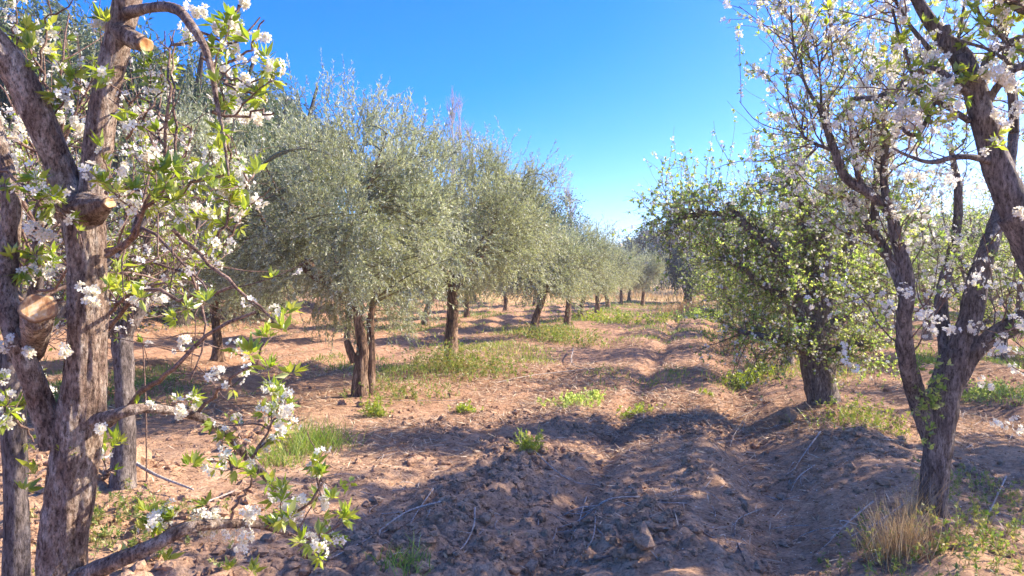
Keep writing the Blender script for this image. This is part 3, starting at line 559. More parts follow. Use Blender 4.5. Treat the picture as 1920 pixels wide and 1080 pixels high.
    for (x, y, s) in [(1690, 212, 21), (1700, 232, 12), (1683, 200, 14), (1858, 142, 20), (1870, 150, 14), (1890, 160, 12), (1845, 130, 14), (1900, 210, 12), (1770, 160, 10), (1690, 40, 8), (1870, 220, 12), (1880, 240, 13), (1780, 170, 8), (1912, 400, 10)]:
        n = int(s * 2.6); off = nrm(rr.normal(0, 1, (n, 3))); fb = MB(); sb = MB(); flowers(fb, sb, at(x, y, d - .1) + blob(n, s / F * d, off, rr), off, .0125 * rr.uniform(.8, 1.15, n), rr); b_ = fb.build('blossom_cluster', M['petal'], root, base); sb.build('stamens', M['stamen'], b_, base)
    lb = MB(); tl = [(1825, 30), (1835, 45), (1820, 20), (1880, 30), (1808, 150), (1815, 145), (1828, 152), (1715, 140), (1720, 155), (1725, 210), (1730, 215), (1735, 218), (1810, 130), (1675, 85), (1680, 80), (1690, 80), (1920, 190), (1795, 60), (1875, 20), (1760, 140), (1790, 135), (1845, 75)]
    for x, y in tl:
        lb = MB(); c = np.array([at(x + rr.normal(0, 2), y + rr.normal(0, 2), d - .1) for _ in range(2)]); rosettes(lb, c, nrm(rr.normal(0, .5, (2, 3)) + [0, 0, .6]), 5, .055, .021, .5, rr); lb.build('leaf_tuft', M['plum_leaf'], root, base)
plum_r00()
def plum_r1():
    d = 8.6; base = at(1548, 0, d); base[2] = Hs(base[0], base[1]); root = empty('plum_tree', base, 'leafy bright green plum tree leaning over the track, with black pruning knobs in its crown', 'plum tree', 'blossoming plum trees')
    def r_(px): return px / F * d
    specs = [('trunk', [base - [0, 0, .12], at(1545, 760, d), at(1538, 710, d), at(1528, 650, d), at(1515, 590, d)], [r_(38), r_(30), r_(28), r_(26), r_(23)]),
             ('limb', [at(1518, 610, d), at(1495, 550, d - .1), at(1480, 510, d - .2), at(1455, 470, d - .3), at(1432, 448, d - .3), at(1405, 432, d - .4), at(1385, 408, d - .4), at(1368, 392, d - .4)], [r_(22), r_(18), r_(16), r_(14), r_(14), r_(9), r_(8), r_(7)]),
             ('limb', [at(1520, 620, d), at(1540, 520, d), at(1545, 460, d), at(1525, 420, d), at(1512, 385, d), at(1500, 372, d)], [r_(22), r_(17), r_(15), r_(13), r_(13), r_(18)]),
             ('limb', [at(1525, 610, d), at(1570, 520, d + .2), at(1600, 440, d + .3), at(1600, 360, d + .4)], [r_(20), r_(16), r_(12), r_(7)]),
             ('limb', [at(1520, 600, d + .1), at(1512, 500, d + .3), at(1508, 450, d + .3), at(1496, 420, d + .3)], [r_(18), r_(14), r_(11), r_(9)]),
             ('limb', [at(1530, 640, d), at(1575, 600, d + .3), at(1620, 560, d + .5), at(1640, 500, d + .6)], [r_(16), r_(12), r_(9), r_(5)]),
             ('limb', [at(1528, 668, d), at(1480, 640, d - .2), at(1430, 630, d - .4), at(1385, 622, d - .3)], [r_(12), r_(9), r_(6), r_(4)]),
             ('limb', [at(1535, 680, d), at(1585, 650, d - .3), at(1640, 640, d - .5)], [r_(12), r_(8), r_(4)]),
             ('limb', [at(1500, 560, d), at(1440, 540, d - .2), at(1395, 505, d - .3), at(1355, 480, d - .3)], [r_(10), r_(8), r_(6), r_(4)]),
             ('limb', [at(1385, 405, d - .4), at(1330, 400, d - .3), at(1290, 405, d - .2), at(1252, 420, d - .1)], [r_(6), r_(5), r_(5), r_(4)]),
             ('limb', [at(1500, 375, d), at(1485, 345, d), at(1470, 330, d)], [r_(7), r_(7), r_(7)])]
    for k, (x, y, s) in enumerate([(1474, 330, 13), (1500, 378, 13), (1433, 447, 13), (1368, 385, 8), (1505, 425, 10), (1455, 470, 12)]):
        c = at(x, y, d - (.3 if x < 1460 else 0)); specs.append(('pruning_knob', [c - [r_(s) * .8, 0, r_(s) * .3], c, c + [r_(s) * .8, 0, r_(s) * .4]], [r_(s) * .7, r_(s) * 1.15, r_(s) * .5]))
    cl = tree_limbs(root, base, specs, M['old_plum_bark'], 16, .03, .22, .08); rr = np.random.default_rng(51); limbs = np.array(cl[1:11])
    plum_crown(root, base, limbs, 480, 3200, 9800, 2900, (.25, .8), (.15, .48), (.042, .022), .015, rr, -.03, .15, 'green_leaf', False, 6, (2, 5), .006, 220, (.05, -.1, -.2))
plum_r1()
r = np.random.default_rng(15); PG = 'blossoming plum trees'
pm1 = plum_tree(rowpt(1.5, 12.5), 2.3, 1.25, 'low leafy plum tree just behind the leaning green one, pinkish stones at its foot', r, 2.0, 700, 4800, .08, .3, 6, shoots=70, sp=.12)
pm2 = plum_tree(rowpt(1.3, 17.0), 3.1, 1.7, 'plum tree behind the dry orange grass at the edge of the track', r, 2.2, 1000, 4800, .09, .4, 6, shoots=110, sp=.12)
pm3 = plum_tree(rowpt(6.1, 6.2), 3.2, 1.6, 'white blossoming plum tree in the next row over, behind the tall dark one', r, 1.8, 2400, 2000, .10, .8, 5, shoots=110)
for k, (u, y, s, src, lab) in enumerate([
        (1.5, 21.5, .95, pm1, 'plum tree beside the second shadow band across the track'), (1.4, 26.0, .98, pm2, 'plum tree beside the far green patch of the track'), (1.5, 31.5, 1.0, pm1, 'plum tree past the far green patch'),
        (1.5, 37, 1.0, pm2, 'plum tree near the end of the track'), (1.4, 43, 1.0, pm1, 'last plum tree of the row before the dry grass'),
        (5.9, 10.6, 1.0, pm3, None), (6.1, 15, 1.05, pm2, None), (6.0, 19.5, 1.05, pm3, None), (6.2, 25, 1.1, pm2, None), (6.2, 31, 1.1, pm3, None), (10.8, 10, 1.1, pm3, None), (10.8, 15.5, 1.1, pm2, None), (10.6, 22, 1.15, pm3, None), (10.8, 29, 1.2, pm2, None), (15.5, 19, 1.3, pm2, None), (15.5, 26, 1.3, pm3, None), (15, 34, 1.3, pm2, None)]):
    copy_tree(src, rowpt(u, y), 1.9 * k + .4, s, lab or 'plum tree in flower in the rows beyond the tall dark one', PG if lab else 'plum trees of the far rows')
# two plums on the far left side
copy_tree(pm3, rowpt(-7.6, 9.4), 1.0, .95, 'blossoming plum tree beyond the forked trunk, among the left olive stems'.replace('left ', ''), 'plum trees among the olives')
copy_tree(pm3, rowpt(-9.2, 6.4), 3.0, 1.0, 'white flowering plum seen low between the two close trunks', 'plum trees among the olives')
copy_tree(pm2, rowpt(-12.5, 12.5), 2.0, 1.1, 'green plum tree below the tall weeping trees', 'plum trees among the olives')
# trees of the rows behind the viewer that shade the soil in view

# ------------------------------------------------------------------ tall trees behind
def weeping(loc, h, rad, label, group, rng, n=2600, low=1.2, mat='willow_leaf', nl=26, lf=(.15, .038), strand=(.7, 1.8), name='pepper_tree', cat='pepper tree'):
    base = np.array(loc, float); root = empty(name, base, label, cat, group)
    specs = [('trunk', [base - [0, 0, .2], base + [.1, 0, h * .18], base + [0, .1, h * .34]], [rad * .11, rad * .085, rad * .075])]
    for k in range(6):
        ph = k * 1.05 + rng.uniform(0, .5); specs.append(('limb', [base + [0, .1, h * .32], base + [math.cos(ph) * rad * .35, math.sin(ph) * rad * .35, h * .55], base + [math.cos(ph) * rad * .6, math.sin(ph) * rad * .6, h * rng.uniform(.75, .9)]], [rad * .055, rad * .035, rad * .012]))
    tree_limbs(root, base, specs, M['dark_bark'], 10, .15, .15, .05)
    nc = 34; dirs = nrm(rng.normal(0, 1, (nc, 3)) * [1, 1, .8] + [0, 0, .35]); C = base + dirs * rng.uniform(.45, .8, (nc, 1)) * [rad, rad, h * .42] + [0, 0, h * .5]
    ci = rng.integers(0, nc, n); dd = nrm(rng.normal(0, 1, (n, 3)) + [0, 0, .5]); org = C[ci] + dd * (rad * .30) * rng.uniform(.5, 1.0, (n, 1))
    ln = rng.uniform(*strand, n); ln = np.minimum(ln, np.maximum(.3, org[:, 2] - base[2] - low)); keep = org[:, 2] > base[2] + low * .8; org, dd, ln, ci = org[keep], dd[keep], ln[keep], ci[keep]; n = len(org)
    P = grow(org, dd * [.6, .6, .3] + [0, 0, -.1], ln, 8, .08, (0, 0, -.42), rng); tb = MB(); tubes(tb, P, np.linspace(.008, .003, 8)[None].repeat(n, 0), 3); tb.build('twigwork', M['green_twig'], root, base)
    p, t, ii = sample(P, n * nl, 0, 1, rng); m = len(p); lb = MB(); tc = rng.uniform(0, .8, nc)
    leaves(lb, p, nrm(t * 1.1 + rng.normal(0, .5, (m, 3)) + [0, 0, -.3]), rng.normal(0, 1, (m, 3)), lf[0] * rng.uniform(.6, 1.2, m), lf[1] * rng.uniform(.7, 1.3, m), np.clip(tc[ci[ii]] + rng.uniform(-.2, .35, m), 0, 1), LEAF1)
    lb.build('foliage', M[mat], root, base); return root
def broad(loc, h, rad, label, group, rng, n=16000, mat='dark_leaf', lf=(.16, .10), low=.25, name='broadleaf_tree'):
    base = np.array(loc, float); root = empty(name, base, label, 'broadleaf tree', group)
    specs = [('trunk', [base - [0, 0, .2], base + [.1, 0, h * .2], base + [0, .1, h * .42]], [rad * .10, rad * .075, rad * .06])]
    for k in range(5):
        ph = k * 1.26 + rng.uniform(0, .5); specs.append(('limb', [base + [0, .05, h * .3], base + [math.cos(ph) * rad * .3, math.sin(ph) * rad * .3, h * .5], base + [math.cos(ph) * rad * .6, math.sin(ph) * rad * .6, h * .75]], [rad * .05, rad * .03, rad * .01]))
    tree_limbs(root, base, specs, M['dark_bark'], 8, .25, .15, .05)
    nc = 60; dirs = nrm(rng.normal(0, 1, (nc, 3)) + [0, 0, .2]); C = base + dirs * rng.uniform(.3, .82, (nc, 1)) * [rad, rad, h * (1 - low) * .5] + [0, 0, h * (low + (1 - low) * .48)]
    cr = rad * rng.uniform(.14, .32, nc); ci = rng.integers(0, nc, n); dd = nrm(rng.normal(0, 1, (n, 3))); p = C[ci] + dd * (cr[ci][:, None]) * rng.uniform(.5, 1.08, (n, 1)) * [1, 1, .75]
    lb = MB(); tc = rng.uniform(0, .7, nc); leaves(lb, p, nrm(dd + rng.normal(0, .8, (n, 3))), nrm(dd + rng.normal(0, .6, (n, 3))), lf[0] * rng.uniform(.6, 1.3, n), lf[1] * rng.uniform(.6, 1.3, n), np.clip(tc[ci] + rng.uniform(-.1, .4, n), 0, 1), LEAF1)
    lb.build('foliage', M[mat], root, base); return root
def poplar(loc, h, label, group, rng):
    base = np.array(loc, float); root = empty('poplar_tree', base, label, 'poplar tree', group); b = MB(); P, _ = limb(b, [base - [0, 0, .2], base + [.1, 0, h * .5], base + [0, 0, h]], [.22, .12, .02], 8, .08, .4); b.build('trunk', M['dry_twig'], root, base)
    tb = MB(); n = 70; p, t, _ = sample(resample(P)[None], n, .15, 1, rng); d = nrm(rng.normal(0, .33, (n, 3)) * [1, 1, .3] + [0, 0, 1]); ln = rng.uniform(.08, .17, n) * (h * 1.15 - (p[:, 2] - base[2])) + .6
    Q = grow(p, d, ln, 6, .05, (0, 0, .12), rng); tubes(tb, Q, np.linspace(.03, .008, 6)[None].repeat(n, 0), 3); p, t, _ = sample(Q, 450, .2, 1, rng); Q2 = grow(p, nrm(t + rng.normal(0, .35, (450, 3))), rng.uniform(.4, 1.1, 450), 4, .05, (0, 0, .1), rng)
    tubes(tb, Q2, np.linspace(.012, .005, 4)[None].repeat(450, 0), 3); tb.build('twigwork', M['dry_twig'], root, base); return root
rb = np.random.default_rng(71); broad((8.8, 7.9, Hs(8.8, 7.9)), 8.4, 2.2, 'tall tree outside the view, added to shade the tilled soil', 'broadleaf trees beyond the orchard', rb, 11000, 'willow_leaf', (.13, .08), .3)  # unseen tree, added for the broad shadow it casts on the near soil
r = np.random.default_rng(23); WG = 'tall weeping trees behind the orchard'
def gp(px, d): x = (px - 960) / F * d; return (x, d, Hs(x, d))
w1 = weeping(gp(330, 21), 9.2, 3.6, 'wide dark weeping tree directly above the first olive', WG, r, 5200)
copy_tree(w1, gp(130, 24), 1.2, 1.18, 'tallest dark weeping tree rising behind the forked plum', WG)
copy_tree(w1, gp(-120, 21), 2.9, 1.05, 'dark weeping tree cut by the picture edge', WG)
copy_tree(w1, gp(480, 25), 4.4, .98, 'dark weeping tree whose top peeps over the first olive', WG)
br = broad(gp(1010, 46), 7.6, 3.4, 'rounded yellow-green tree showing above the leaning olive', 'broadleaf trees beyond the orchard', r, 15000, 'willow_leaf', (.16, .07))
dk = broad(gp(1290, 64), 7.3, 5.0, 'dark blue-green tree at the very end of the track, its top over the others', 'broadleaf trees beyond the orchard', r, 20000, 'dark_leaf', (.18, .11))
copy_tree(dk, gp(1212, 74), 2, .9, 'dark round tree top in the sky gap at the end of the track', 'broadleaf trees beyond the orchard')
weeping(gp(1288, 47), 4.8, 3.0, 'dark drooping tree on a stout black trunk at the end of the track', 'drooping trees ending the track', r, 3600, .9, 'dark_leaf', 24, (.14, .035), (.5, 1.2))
for px, d, h, lab in [(848, 62, 15.6, 'tallest bare poplar poking above the olives'), (862, 66, 16.0, 'bare poplar close against the tallest one'), (880, 64, 13.5, 'shorter bare poplar beside the tall pair'), (1068, 60, 8.2, 'thin bare poplar at the edge of the sky gap')]:
    poplar(gp(px, d), h, lab, 'bare poplars', r)
k = 0
for px in list(range(-700, 1150, 125)) + list(range(1360, 2700, 120)):
    d = 66 + 14 * ((k * 37) % 10) / 10; s = .85 + .4 * ((k * 53) % 10) / 10
    copy_tree((br, dk)[k % 2], gp(px, d), k * 1.3, s, 'far tree in the belt closing the orchard', 'trees of the far belt'); k += 1
for px, d, s in [(40, 34, .75), (-250, 30, .8), (300, 38, .75), (560, 42, .8), (760, 45, .72), (1750, 38, .7), (1950, 34, .75), (1600, 46, .75), (1690, 30, .62), (1850, 25, .55)]:
    copy_tree(br, gp(px, d), k * 1.7, s, 'green tree in the middle distance behind the orchard rows', 'trees behind the orchard rows'); k += 1

# ------------------------------------------------------------------ ground cover
r = np.random.default_rng(61)
def on_ground(x, y): return np.stack([x, y, H(x, y)], -1)
def vis_pts(n, y0, y1, pad=1.0, p=1.0):
    t = r.random(n); y = y0 * (y1 / y0) ** (t ** p); return r.uniform(-.72, .72, n) * y + r.normal(0, pad, n) * .2, y
# straw and shredded prunings lying on the soil
x, y = vis_pts(300000, 4.2, 45); u = x - SL * y
dens = np.clip((fbm(x * .8, y * .8, 3, 77) - .36) * 5, 0, 1) * np.where(y < 8, np.clip(.10 + (y - 6) * .35, .10, 1), 1) * (1 - .0 * u); kp = r.random(len(x)) < dens; x, y = x[kp], y[kp]; n = len(x)
mb = MB(); th = r.uniform(0, 6.28, n); dv = np.stack([np.cos(th), np.sin(th), r.normal(.05, .22, n)], -1)
leaves(mb, on_ground(x, y) + [0, 0, .006], dv, r.normal(0, .35, (n, 3)) + [0, 0, 1], r.uniform(.03, .17, n) * (1 + y / 40), r.uniform(.003, .006, n) * (1 + y / 10), r.random(n), LEAF1)
tag(mb.build('straw', M['straw']), 'shredded straw and dry stalks strewn over the soil', 'straw', kind='stuff')
# fallen leaves and petals
M['dead_leaf'] = leafmat('dead_leaf', [(0, (.16, .08, .045)), (.5, (.34, .20, .10)), (1, (.55, .38, .20))], .15, (1.1, 1, .8), .6, None, .03)
x, y = vis_pts(16000, 4.0, 30); n = len(x); th = r.uniform(0, 6.28, n); mb = MB()
leaves(mb, on_ground(x, y) + [0, 0, .008], np.stack([np.cos(th), np.sin(th), r.normal(.1, .3, n)], -1), r.normal(0, .5, (n, 3)) + [0, 0, 1], r.uniform(.02, .055, n), r.uniform(.008, .02, n), r.random(n), LEAF)
tag(mb.build('leaf_litter', M['dead_leaf']), 'brown fallen leaves scattered over the soil', 'leaf litter', kind='stuff')
x, y = vis_pts(3500, 4.0, 14); kp = np.abs(x - SL * y - 1.5) < 1.7; x, y = x[kp], y[kp]; n = len(x); th = r.uniform(0, 6.28, n); mb = MB()
leaves(mb, on_ground(x, y) + [0, 0, .008], np.stack([np.cos(th), np.sin(th), r.normal(.1, .3, n)], -1), r.normal(0, .5, (n, 3)) + [0, 0, 1], r.uniform(.008, .013, n), r.uniform(.007, .011, n), r.random(n), LEAF1)
tag(mb.build('fallen_petal_litter', M['petal']), 'white petals dropped under the plum row', 'petals', kind='stuff')
# low weeds
x, y = vis_pts(300000, 8.5, 60); u = x - SL * y
pt = fbm(x * .7, y * .5, 3, 91)
dens = np.where(y < 20, .25, 1) * g(u, -4.3, 1.0) * np.clip((pt - .44) * 6, 0, 1) * np.clip((y - 9.5) / 3, 0, 1) + np.clip((y - 22) / 6, 0, 1) * np.clip((46 - y) / 4, 0, 1) * g(u, -2.6, 2.2) * np.clip((pt - .42) * 5, 0, 1) \
    + .5 * np.clip((pt - .52) * 7, 0, 1) * np.clip((y - 10) / 3, 0, 1) + .8 * g(u, -8.9, 1.5) * np.clip((pt - .42) * 6, 0, 1) + .8 * np.clip((u - 3) / 2, 0, 1) * np.clip((pt - .45) * 6, 0, 1)
kp = r.random(len(x)) < dens; x, y = x[kp], y[kp]; n = len(x); mb = MB()
leaves(mb, on_ground(x, y), r.normal(0, .45, (n, 3)) + [0, 0, 1], r.normal(0, 1, (n, 3)) + [0, 0, .6], r.uniform(.04, .15, n) * (.8 + y / 80), r.uniform(.008, .02, n) * (.8 + y / 50), np.clip(fbm(x * .5, y * .5, 2, 99) * 1.3 - .2 + r.uniform(-.2, .3, n), 0, 1), LEAF1)
tag(mb.build('ground_weeds', M['weed']), 'patchy yellow-green weeds along the tree rows', 'weeds', kind='stuff')
# dry grass field at the end of the track
n = 30000; y = r.uniform(47, 95, n); x = r.uniform(-.5, .6, n) * y; mb = MB()
leaves(mb, on_ground(x, y), r.normal(0, .3, (n, 3)) + [0, 0, 1], r.normal(0, 1, (n, 3)), r.uniform(.25, .6, n), r.uniform(.02, .05, n), r.random(n), LEAF1)
tag(mb.build('dry_grass_field', M['dry_grass']), 'tan dry grass at the end of the track', 'grass', kind='stuff')
# clods
def ico():
    bmv = []; t = (1 + 5 ** .5) / 2
    v = nrm(np.array([(-1, t, 0), (1, t, 0), (-1, -t, 0), (1, -t, 0), (0, -1, t), (0, 1, t), (0, -1, -t), (0, 1, -t), (t, 0, -1), (t, 0, 1), (-t, 0, -1), (-t, 0, 1)], float))
    f = [(0, 11, 5), (0, 5, 1), (0, 1, 7), (0, 7, 10), (0, 10, 11), (1, 5, 9), (5, 11, 4), (11, 10, 2), (10, 7, 6), (7, 1, 8), (3, 9, 4), (3, 4, 2), (3, 2, 6), (3, 6, 8), (3, 8, 9), (4, 9, 5), (2, 4, 11), (6, 2, 10), (8, 6, 7), (9, 8, 1)]
    return v, f
def sub(v, f):
    v = list(map(np.array, v)); c = {}; out = []
    def mid(a_, b_):
        k_ = (min(a_, b_), max(a_, b_))
        if k_ not in c: v.append(nrm((v[a_] + v[b_]) / 2)); c[k_] = len(v) - 1
        return c[k_]
    for a_, b_, d_ in f:
        m1, m2, m3 = mid(a_, b_), mid(b_, d_), mid(d_, a_); out += [(a_, m1, m3), (b_, m2, m1), (d_, m3, m2), (m1, m2, m3)]
    return np.array(v), out
IV, IF = ico(); IV, IF = sub(IV, IF); IF = np.array(IF)
def clods(mb, P, size, rng):
    n = len(P); k = len(IV); ph = rng.uniform(0, 9, (n, 1, 3)); rad = 1 + .22 * np.sin(IV[None] * 3.1 + ph).sum(-1, keepdims=True) + rng.normal(0, .13, (n, k, 1))
    ax = rng.uniform(.7, 1.25, (n, 1, 3)) * [1, 1, .75]; V = P[:, None] + IV[None] * rad * ax * size[:, None, None]
    mb.add(V.reshape(-1, 3), [(IF[None] + (np.arange(n) * k)[:, None, None]).reshape(-1, 3)])
x, y = vis_pts(30000, 3.9, 13, 1, .8); dens = np.clip((fbm(x * 1.3, y * 1.3, 2, 55) - .30) * 4, .08, 1) * np.clip((11 - y) / 4, .12, 1); kp = r.random(len(x)) < dens; x, y = x[kp], y[kp]; n = len(x)
mb = MB(); sz = .006 + .040 * r.random(n) ** 4.2; P = on_ground(x, y); P[:, 2] += sz * .05; clods(mb, P, sz, r); tag(mb.build('soil_crumbs', M['soil'], smooth=False), 'loose crumbs of tilled earth', 'soil crumbs', kind='stuff')
def pix_ground(px, py):
    d = F * CAM_H / (py - HZ)
    for _ in range(4): x = (px - 960) / F * d; d = F * (CAM_H - Hs(x, d)) / (py - HZ)
    x = (px - 960) / F * d; return np.array([x, d, float(H(np.array([x]), np.array([d]))[0])])
for (px, py, s, lab) in [(1205, 1045, .085, 'large reddish clod topped with dry roots at the near edge of the soil'), (1480, 795, .10, 'pale rounded clod against the leaning plum trunk'), (1560, 785, .07, 'grey clod in front of the leaning plum trunk'),
                         (680, 765, .07, 'reddish lump of earth at the foot of the split olive'), (640, 760, .05, 'small lump beside the olive foot lump'), (400, 815, .07, 'brown clod casting a shadow below the blossoming low branch'), (250, 890, .12, 'brown stone beside the trunk behind the forked plum'),
                         (1770, 1015, .07, 'flat grey stone at the foot of the tall dark plum'), (1400, 960, .05, 'grey clod in the dark furrow')]:
    mb = MB(); c = pix_ground(px, py); clods(mb, c[None] + [0, 0, s * .3], np.array([s]), r); o = mb.build('earth_clod', M['soil'], None, c, smooth=False); o.location = c; tag(o, lab, 'clod')
# grass and weed tufts
def tuft(px, py, h, w, n, mat, label, group=None, name='grass_tuft', wd=.006, cat='grass', sd=.35, lean=(0, 0, 1)):
    c = pix_ground(px, py); mb = MB(); a_ = r.normal(0, w, (n, 2)); o = np.stack([c[0] + a_[:, 0], c[1] + a_[:, 1]], -1); b = on_ground(o[:, 0], o[:, 1]) - [0, 0, .01]
    P = grow(b, r.normal(0, sd, (n, 3)) * [1, 1, .3] + np.array(lean), h * r.uniform(.45, 1.1, n), 5, .12, (0, 0, -.10), r); T = nrm(np.gradient(P, axis=1)); S = nrm(np.cross(T, r.normal(0, 1, (n, 1, 3)))) * (np.array([1, .9, .7, .4, .05]) * wd / 2)[None, :, None]
    V = np.stack([P - S, P + S], 2).reshape(-1, 3); o_, i_ = np.meshgrid(np.arange(n) * 10, np.arange(4) * 2, indexing='ij'); q = (o_ + i_).ravel(); mb.add(V, [np.stack([q, q + 1, q + 3, q + 2], -1)], np.repeat(r.uniform(0, 1, n), 10))
    ob = mb.build(name, M[mat], None, c); ob.location = c; return tag(ob, label, cat, group)
def weed(px, py, h, w, n, label, mat='plum_leaf', leaf=.035, group=None, name='weed_plant'):
    c = pix_ground(px, py); a_ = r.normal(0, w, (n, 2)); b = on_ground(c[0] + a_[:, 0], c[1] + a_[:, 1]); P = grow(b, r.normal(0, .45, (n, 3)) * [1, 1, .3] + [0, 0, 1], h * r.uniform(.4, 1.1, n), 5, .15, (0, 0, 0), r)
    tb = MB(); tubes(tb, P, np.linspace(.0025, .001, 5)[None].repeat(n, 0), 3, np.full(n, .9)); p, t, _ = sample(P, n * 5, .1, 1, r); rosettes(tb, p, nrm(t + r.normal(0, .5, t.shape)), 4, leaf, leaf * .38, .6, r); o = tb.build(name, M[mat], None, c); o.location = c; return tag(o, label, 'weed', group)
tuft(600, 835, .30, .13, 330, 'grass', 'dense green grass tuft at the shadow edge below the split olive', sd=.35)
tuft(565, 850, .28, .10, 200, 'grass', 'green grass tuft touching the dense one, nearer the low plum branch')
tuft(520, 872, .24, .10, 170, 'grass', 'darker grass tuft behind the sawn end of the low plum branch')
tuft(755, 1072, .14, .07, 130, 'grass', 'small grass tuft in shade at the bottom of the soil')
tuft(1690, 1050, .36, .08, 420, 'dry_grass', 'tall straw-coloured dry grass tuft in front of the tall dark plum', wd=.004, sd=.25)
tuft(1715, 975, .42, .04, 120, 'dry_grass', 'wispy dry grass leaning on the dark plum trunk', wd=.003, sd=.3, lean=(.25, 0, 1))
tuft(1380, 655, .55, .30, 420, 'dry_grass', 'orange dry grass clump under the leafy plums', wd=.012, sd=.35)
tuft(1290, 590, .8, .55, 500, 'dry_grass', 'tan grass clump by the stout black trunk', wd=.03)
weed(703, 782, .22, .06, 60, 'bright lime weed at the foot of the split olive'); weed(870, 775, .10, .07, 40, 'small lime weed alone on the straw'); weed(995, 858, .22, .05, 45, 'thin green weed at the tip of the shade')
weed(1075, 758, .14, .18, 90, 'bright green weed patch on the rut edge', 'green_leaf', .04); weed(1118, 748, .12, .05, 35, 'little green weed beside the rut patch', 'green_leaf'); weed(1190, 782, .12, .12, 60, 'yellow-green weed in the middle of the track')
weed(1400, 722, .26, .20, 120, 'broad bright weed below the low leafy plum', 'plum_leaf', .05); weed(1328, 742, .06, .05, 20, 'tiny weed on the ridge'); weed(1860, 745, .25, .22, 110, 'green weed on the bare soil behind the tall dark plum', 'green_leaf', .045)
weed(1620, 800, .30, .25, 120, 'leafy yellow-green weed by the leaning plum trunk', 'plum_leaf', .03); weed(1720, 1060, .14, .25, 80, 'low weed cover round the dry grass tuft', 'weed', .03); weed(1880, 1030, .18, .35, 120, 'weed mat on the shaded soil at the corner', 'weed', .03); weed(1850, 940, .18, .25, 60, 'yellowish weed patch by the tall dark plum', 'weed', .03)
weed(230, 1000, .12, .28, 170, 'dark green weed mat under the forked plum', 'weed', .03); weed(840, 700, .6, .3, 170, 'tall yellow-green weeds round the dark olive trunk', 'weed', .05); weed(905, 700, .3, .4, 130, 'spreading weeds beside the dark olive trunk', 'weed', .05); weed(740, 745, .2, .3, 120, 'sparse weeds between the two big olives', 'weed', .035)
weed(1040, 640, .5, .5, 200, 'yellow weeds past the leaning olive', 'weed', .07); weed(1170, 605, .4, 1.0, 260, 'brightest green weed patch on the track', 'plum_leaf', .08); weed(1330, 602, .5, .5, 200, 'green weed patch below the far plums', 'green_leaf', .10)
# sticks
def stick(pts, rad, label, mat='dry_twig', group='pruned sticks on the ground', name='pruned_stick', forks=0):
    mb = MB(); P, _ = limb(mb, pts, rad, 7, .12, .04, 5, int(r.integers(0, 99))); c = pts[0]
    for _ in range(forks):
        t = r.uniform(.2, .8); q = P[int(t * (len(P) - 1))]; d = nrm(P[-1] - P[0] + r.normal(0, .25, 3)); limb(mb, [q, q + d * .12 + r.normal(0, .02, 3), q + d * r.uniform(.2, .35) + r.normal(0, .03, 3)], [rad[0] * .6, rad[0] * .45, rad[0] * .2], 5, .1, .05)
    ob = mb.build(name, M[mat], None, c); ob.location = c; return tag(ob, label, 'stick', group)
def gst(pix, rr, label, lift=.015, **k):
    pts = [pix_ground(*p) + [0, 0, lift + rr + .01 * math.sin(p[0])] for p in pix]; return stick(pts, list(np.linspace(rr, rr * .45, len(pts))), label, **k)
gst([(826, 963), (760, 985), (690, 1030), (620, 1075)], .008, 'long pale curved stick on the shaded soil, bent at its end', forks=1)
gst([(812, 940), (775, 990), (740, 1050)], .005, 'thin dark stick crossing the long pale curved one')
gst([(890, 970), (888, 1010), (870, 1040), (850, 1062)], .006, 'hooked grey stick at the bottom of the shade', forks=2)
gst([(905, 1010), (870, 1045), (835, 1075)], .005, 'straight thin stick beside the hooked grey one')
gst([(1100, 940), (1088, 990), (1080, 1055)], .007, 'upright-looking grey stick lying in the dark rut', forks=1)
gst([(1200, 942), (1140, 965), (1090, 990), (1050, 1005)], .008, 'grey stick laid across the dark rut', forks=2)
gst([(1118, 975), (1112, 1030), (1080, 1070)], .006, 'forked grey stick below the one across the rut', forks=1)
gst([(1290, 953), (1200, 958), (1130, 962)], .004, 'very thin straight stick on the wheel ridge')
gst([(1000, 860), (1040, 893), (1080, 912), (1120, 920)], .006, 'slender stick starting at the thin green weed')
gst([(1250, 1035), (1130, 1060), (1050, 1078)], .007, 'dark stick at the near edge beside the reddish clod', mat='twig_bark')
gst([(1115, 695), (1000, 708), (930, 722)], .010, 'long pale straight stick on the sunlit straw')
gst([(870, 756), (760, 757), (640, 758)], .004, 'long white stalk lying level in front of the split olive')
gst([(1075, 665), (1072, 690), (1100, 705)], .012, 'bleached forked dead branch at the edge of the first shade band', forks=3, lift=.08)
gst([(1540, 825), (1500, 870), (1480, 915)], .008, 'pale bent stick on the bank below the leaning plum', forks=3)
gst([(1530, 880), (1500, 905), (1485, 930)], .006, 'short pale stick under the bent one', forks=2)
gst([(1395, 800), (1378, 835), (1370, 850)], .006, 'pale twig bundle end sticking out by the furrow', forks=3, lift=.05)
gst([(1445, 765), (1400, 785), (1370, 800)], .006, 'dry twig across the top of the furrow', forks=3, lift=.05)
gst([(1430, 960), (1385, 985), (1380, 1010)], .005, 'curled dark twig in the furrow bottom')
gst([(1385, 1035), (1400, 1065), (1412, 1080)], .006, 'brown stick on the reddish near ridge', mat='twig_bark')
gst([(1715, 955), (1650, 1000), (1600, 1030)], .010, 'thick tan stick behind the dry grass tuft', forks=2, lift=.06)
gst([(1640, 970), (1600, 1000), (1560, 1045)], .007, 'thin tan stick left of the dry grass tuft'.replace(' left of', ' beside'), forks=3, lift=.08)
gst([(1890, 910), (1870, 950), (1855, 985)], .007, 'pale slanting stick at the corner weeds', forks=2, lift=.03)
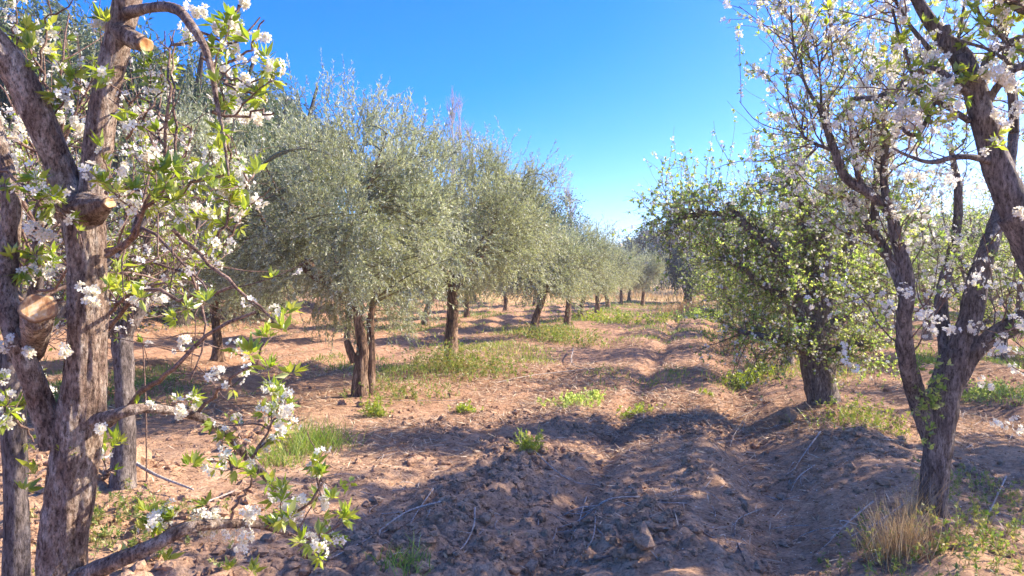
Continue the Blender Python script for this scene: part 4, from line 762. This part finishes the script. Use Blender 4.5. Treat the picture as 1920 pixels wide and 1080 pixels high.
gst([(240, 890), (290, 915), (360, 945)], .016, 'thick brown fallen branch leaning from the trunk behind the forked plum', lift=.05)
gst([(440, 935), (350, 960), (250, 975)], .007, 'pale stick in front of the thick fallen branch')
for k in range(60):
    px, py = r.uniform(560, 1560), r.uniform(800, 1070); c = pix_ground(px, py); th = r.uniform(0, 6.28); l = r.uniform(.08, .28); e_ = c + [math.cos(th) * l, math.sin(th) * l, 0]; e_[2] = float(H(e_[:1], e_[1:2])[0]); m_ = (c + e_) / 2 + r.normal(0, .02, 3)
    stick([c + [0, 0, .012], [m_[0], m_[1], max(m_[2], (c[2] + e_[2]) / 2) + .012], e_ + [0, 0, .012]], [.0035, .003, .0018], 'short thin twig scrap on the shaded tilled soil', group='twig scraps on the tilled soil', name='twig_scrap')
# thin rusty stake beside the trunk
c = pix_ground(272, 905); mb = MB(); limb(mb, [c - [0, 0, .2], c + [.0, 0, .5], c + [-.02, 0, 1.05]], [.006, .006, .005], 8, .05, .1); o = mb.build('garden_stake', M['twig_bark'], None, c); o.location = c; tag(o, 'thin reddish upright stake beside the trunk behind the forked plum', 'stake')

# ------------------------------------------------------------------ air
me = bpy.data.meshes.new('haze'); x0, x1, y0, y1, z0, z1 = -905, 905, -65, 1505, -3, 19
me.from_pydata([(x, y, z) for z in (z0, z1) for y in (y0, y1) for x in (x0, x1)], [], [(0, 2, 3, 1), (4, 5, 7, 6), (0, 1, 5, 4), (2, 6, 7, 3), (0, 4, 6, 2), (1, 3, 7, 5)])
hz, nt = new_mat('haze'); pv = nt.nodes.new('ShaderNodeVolumePrincipled'); pv.inputs['Color'].default_value = (.95, .97, 1, 1); pv.inputs['Density'].default_value = .0014; pv.inputs['Anisotropy'].default_value = .35
ho = nt.nodes.new('ShaderNodeOutputMaterial'); nt.links.new(pv.outputs[0], ho.inputs['Volume']); me.materials.append(hz)
ob = bpy.data.objects.new('haze', me); scene.collection.objects.link(ob); tag(ob, 'thin bright haze in the orchard air', 'haze', kind='stuff')
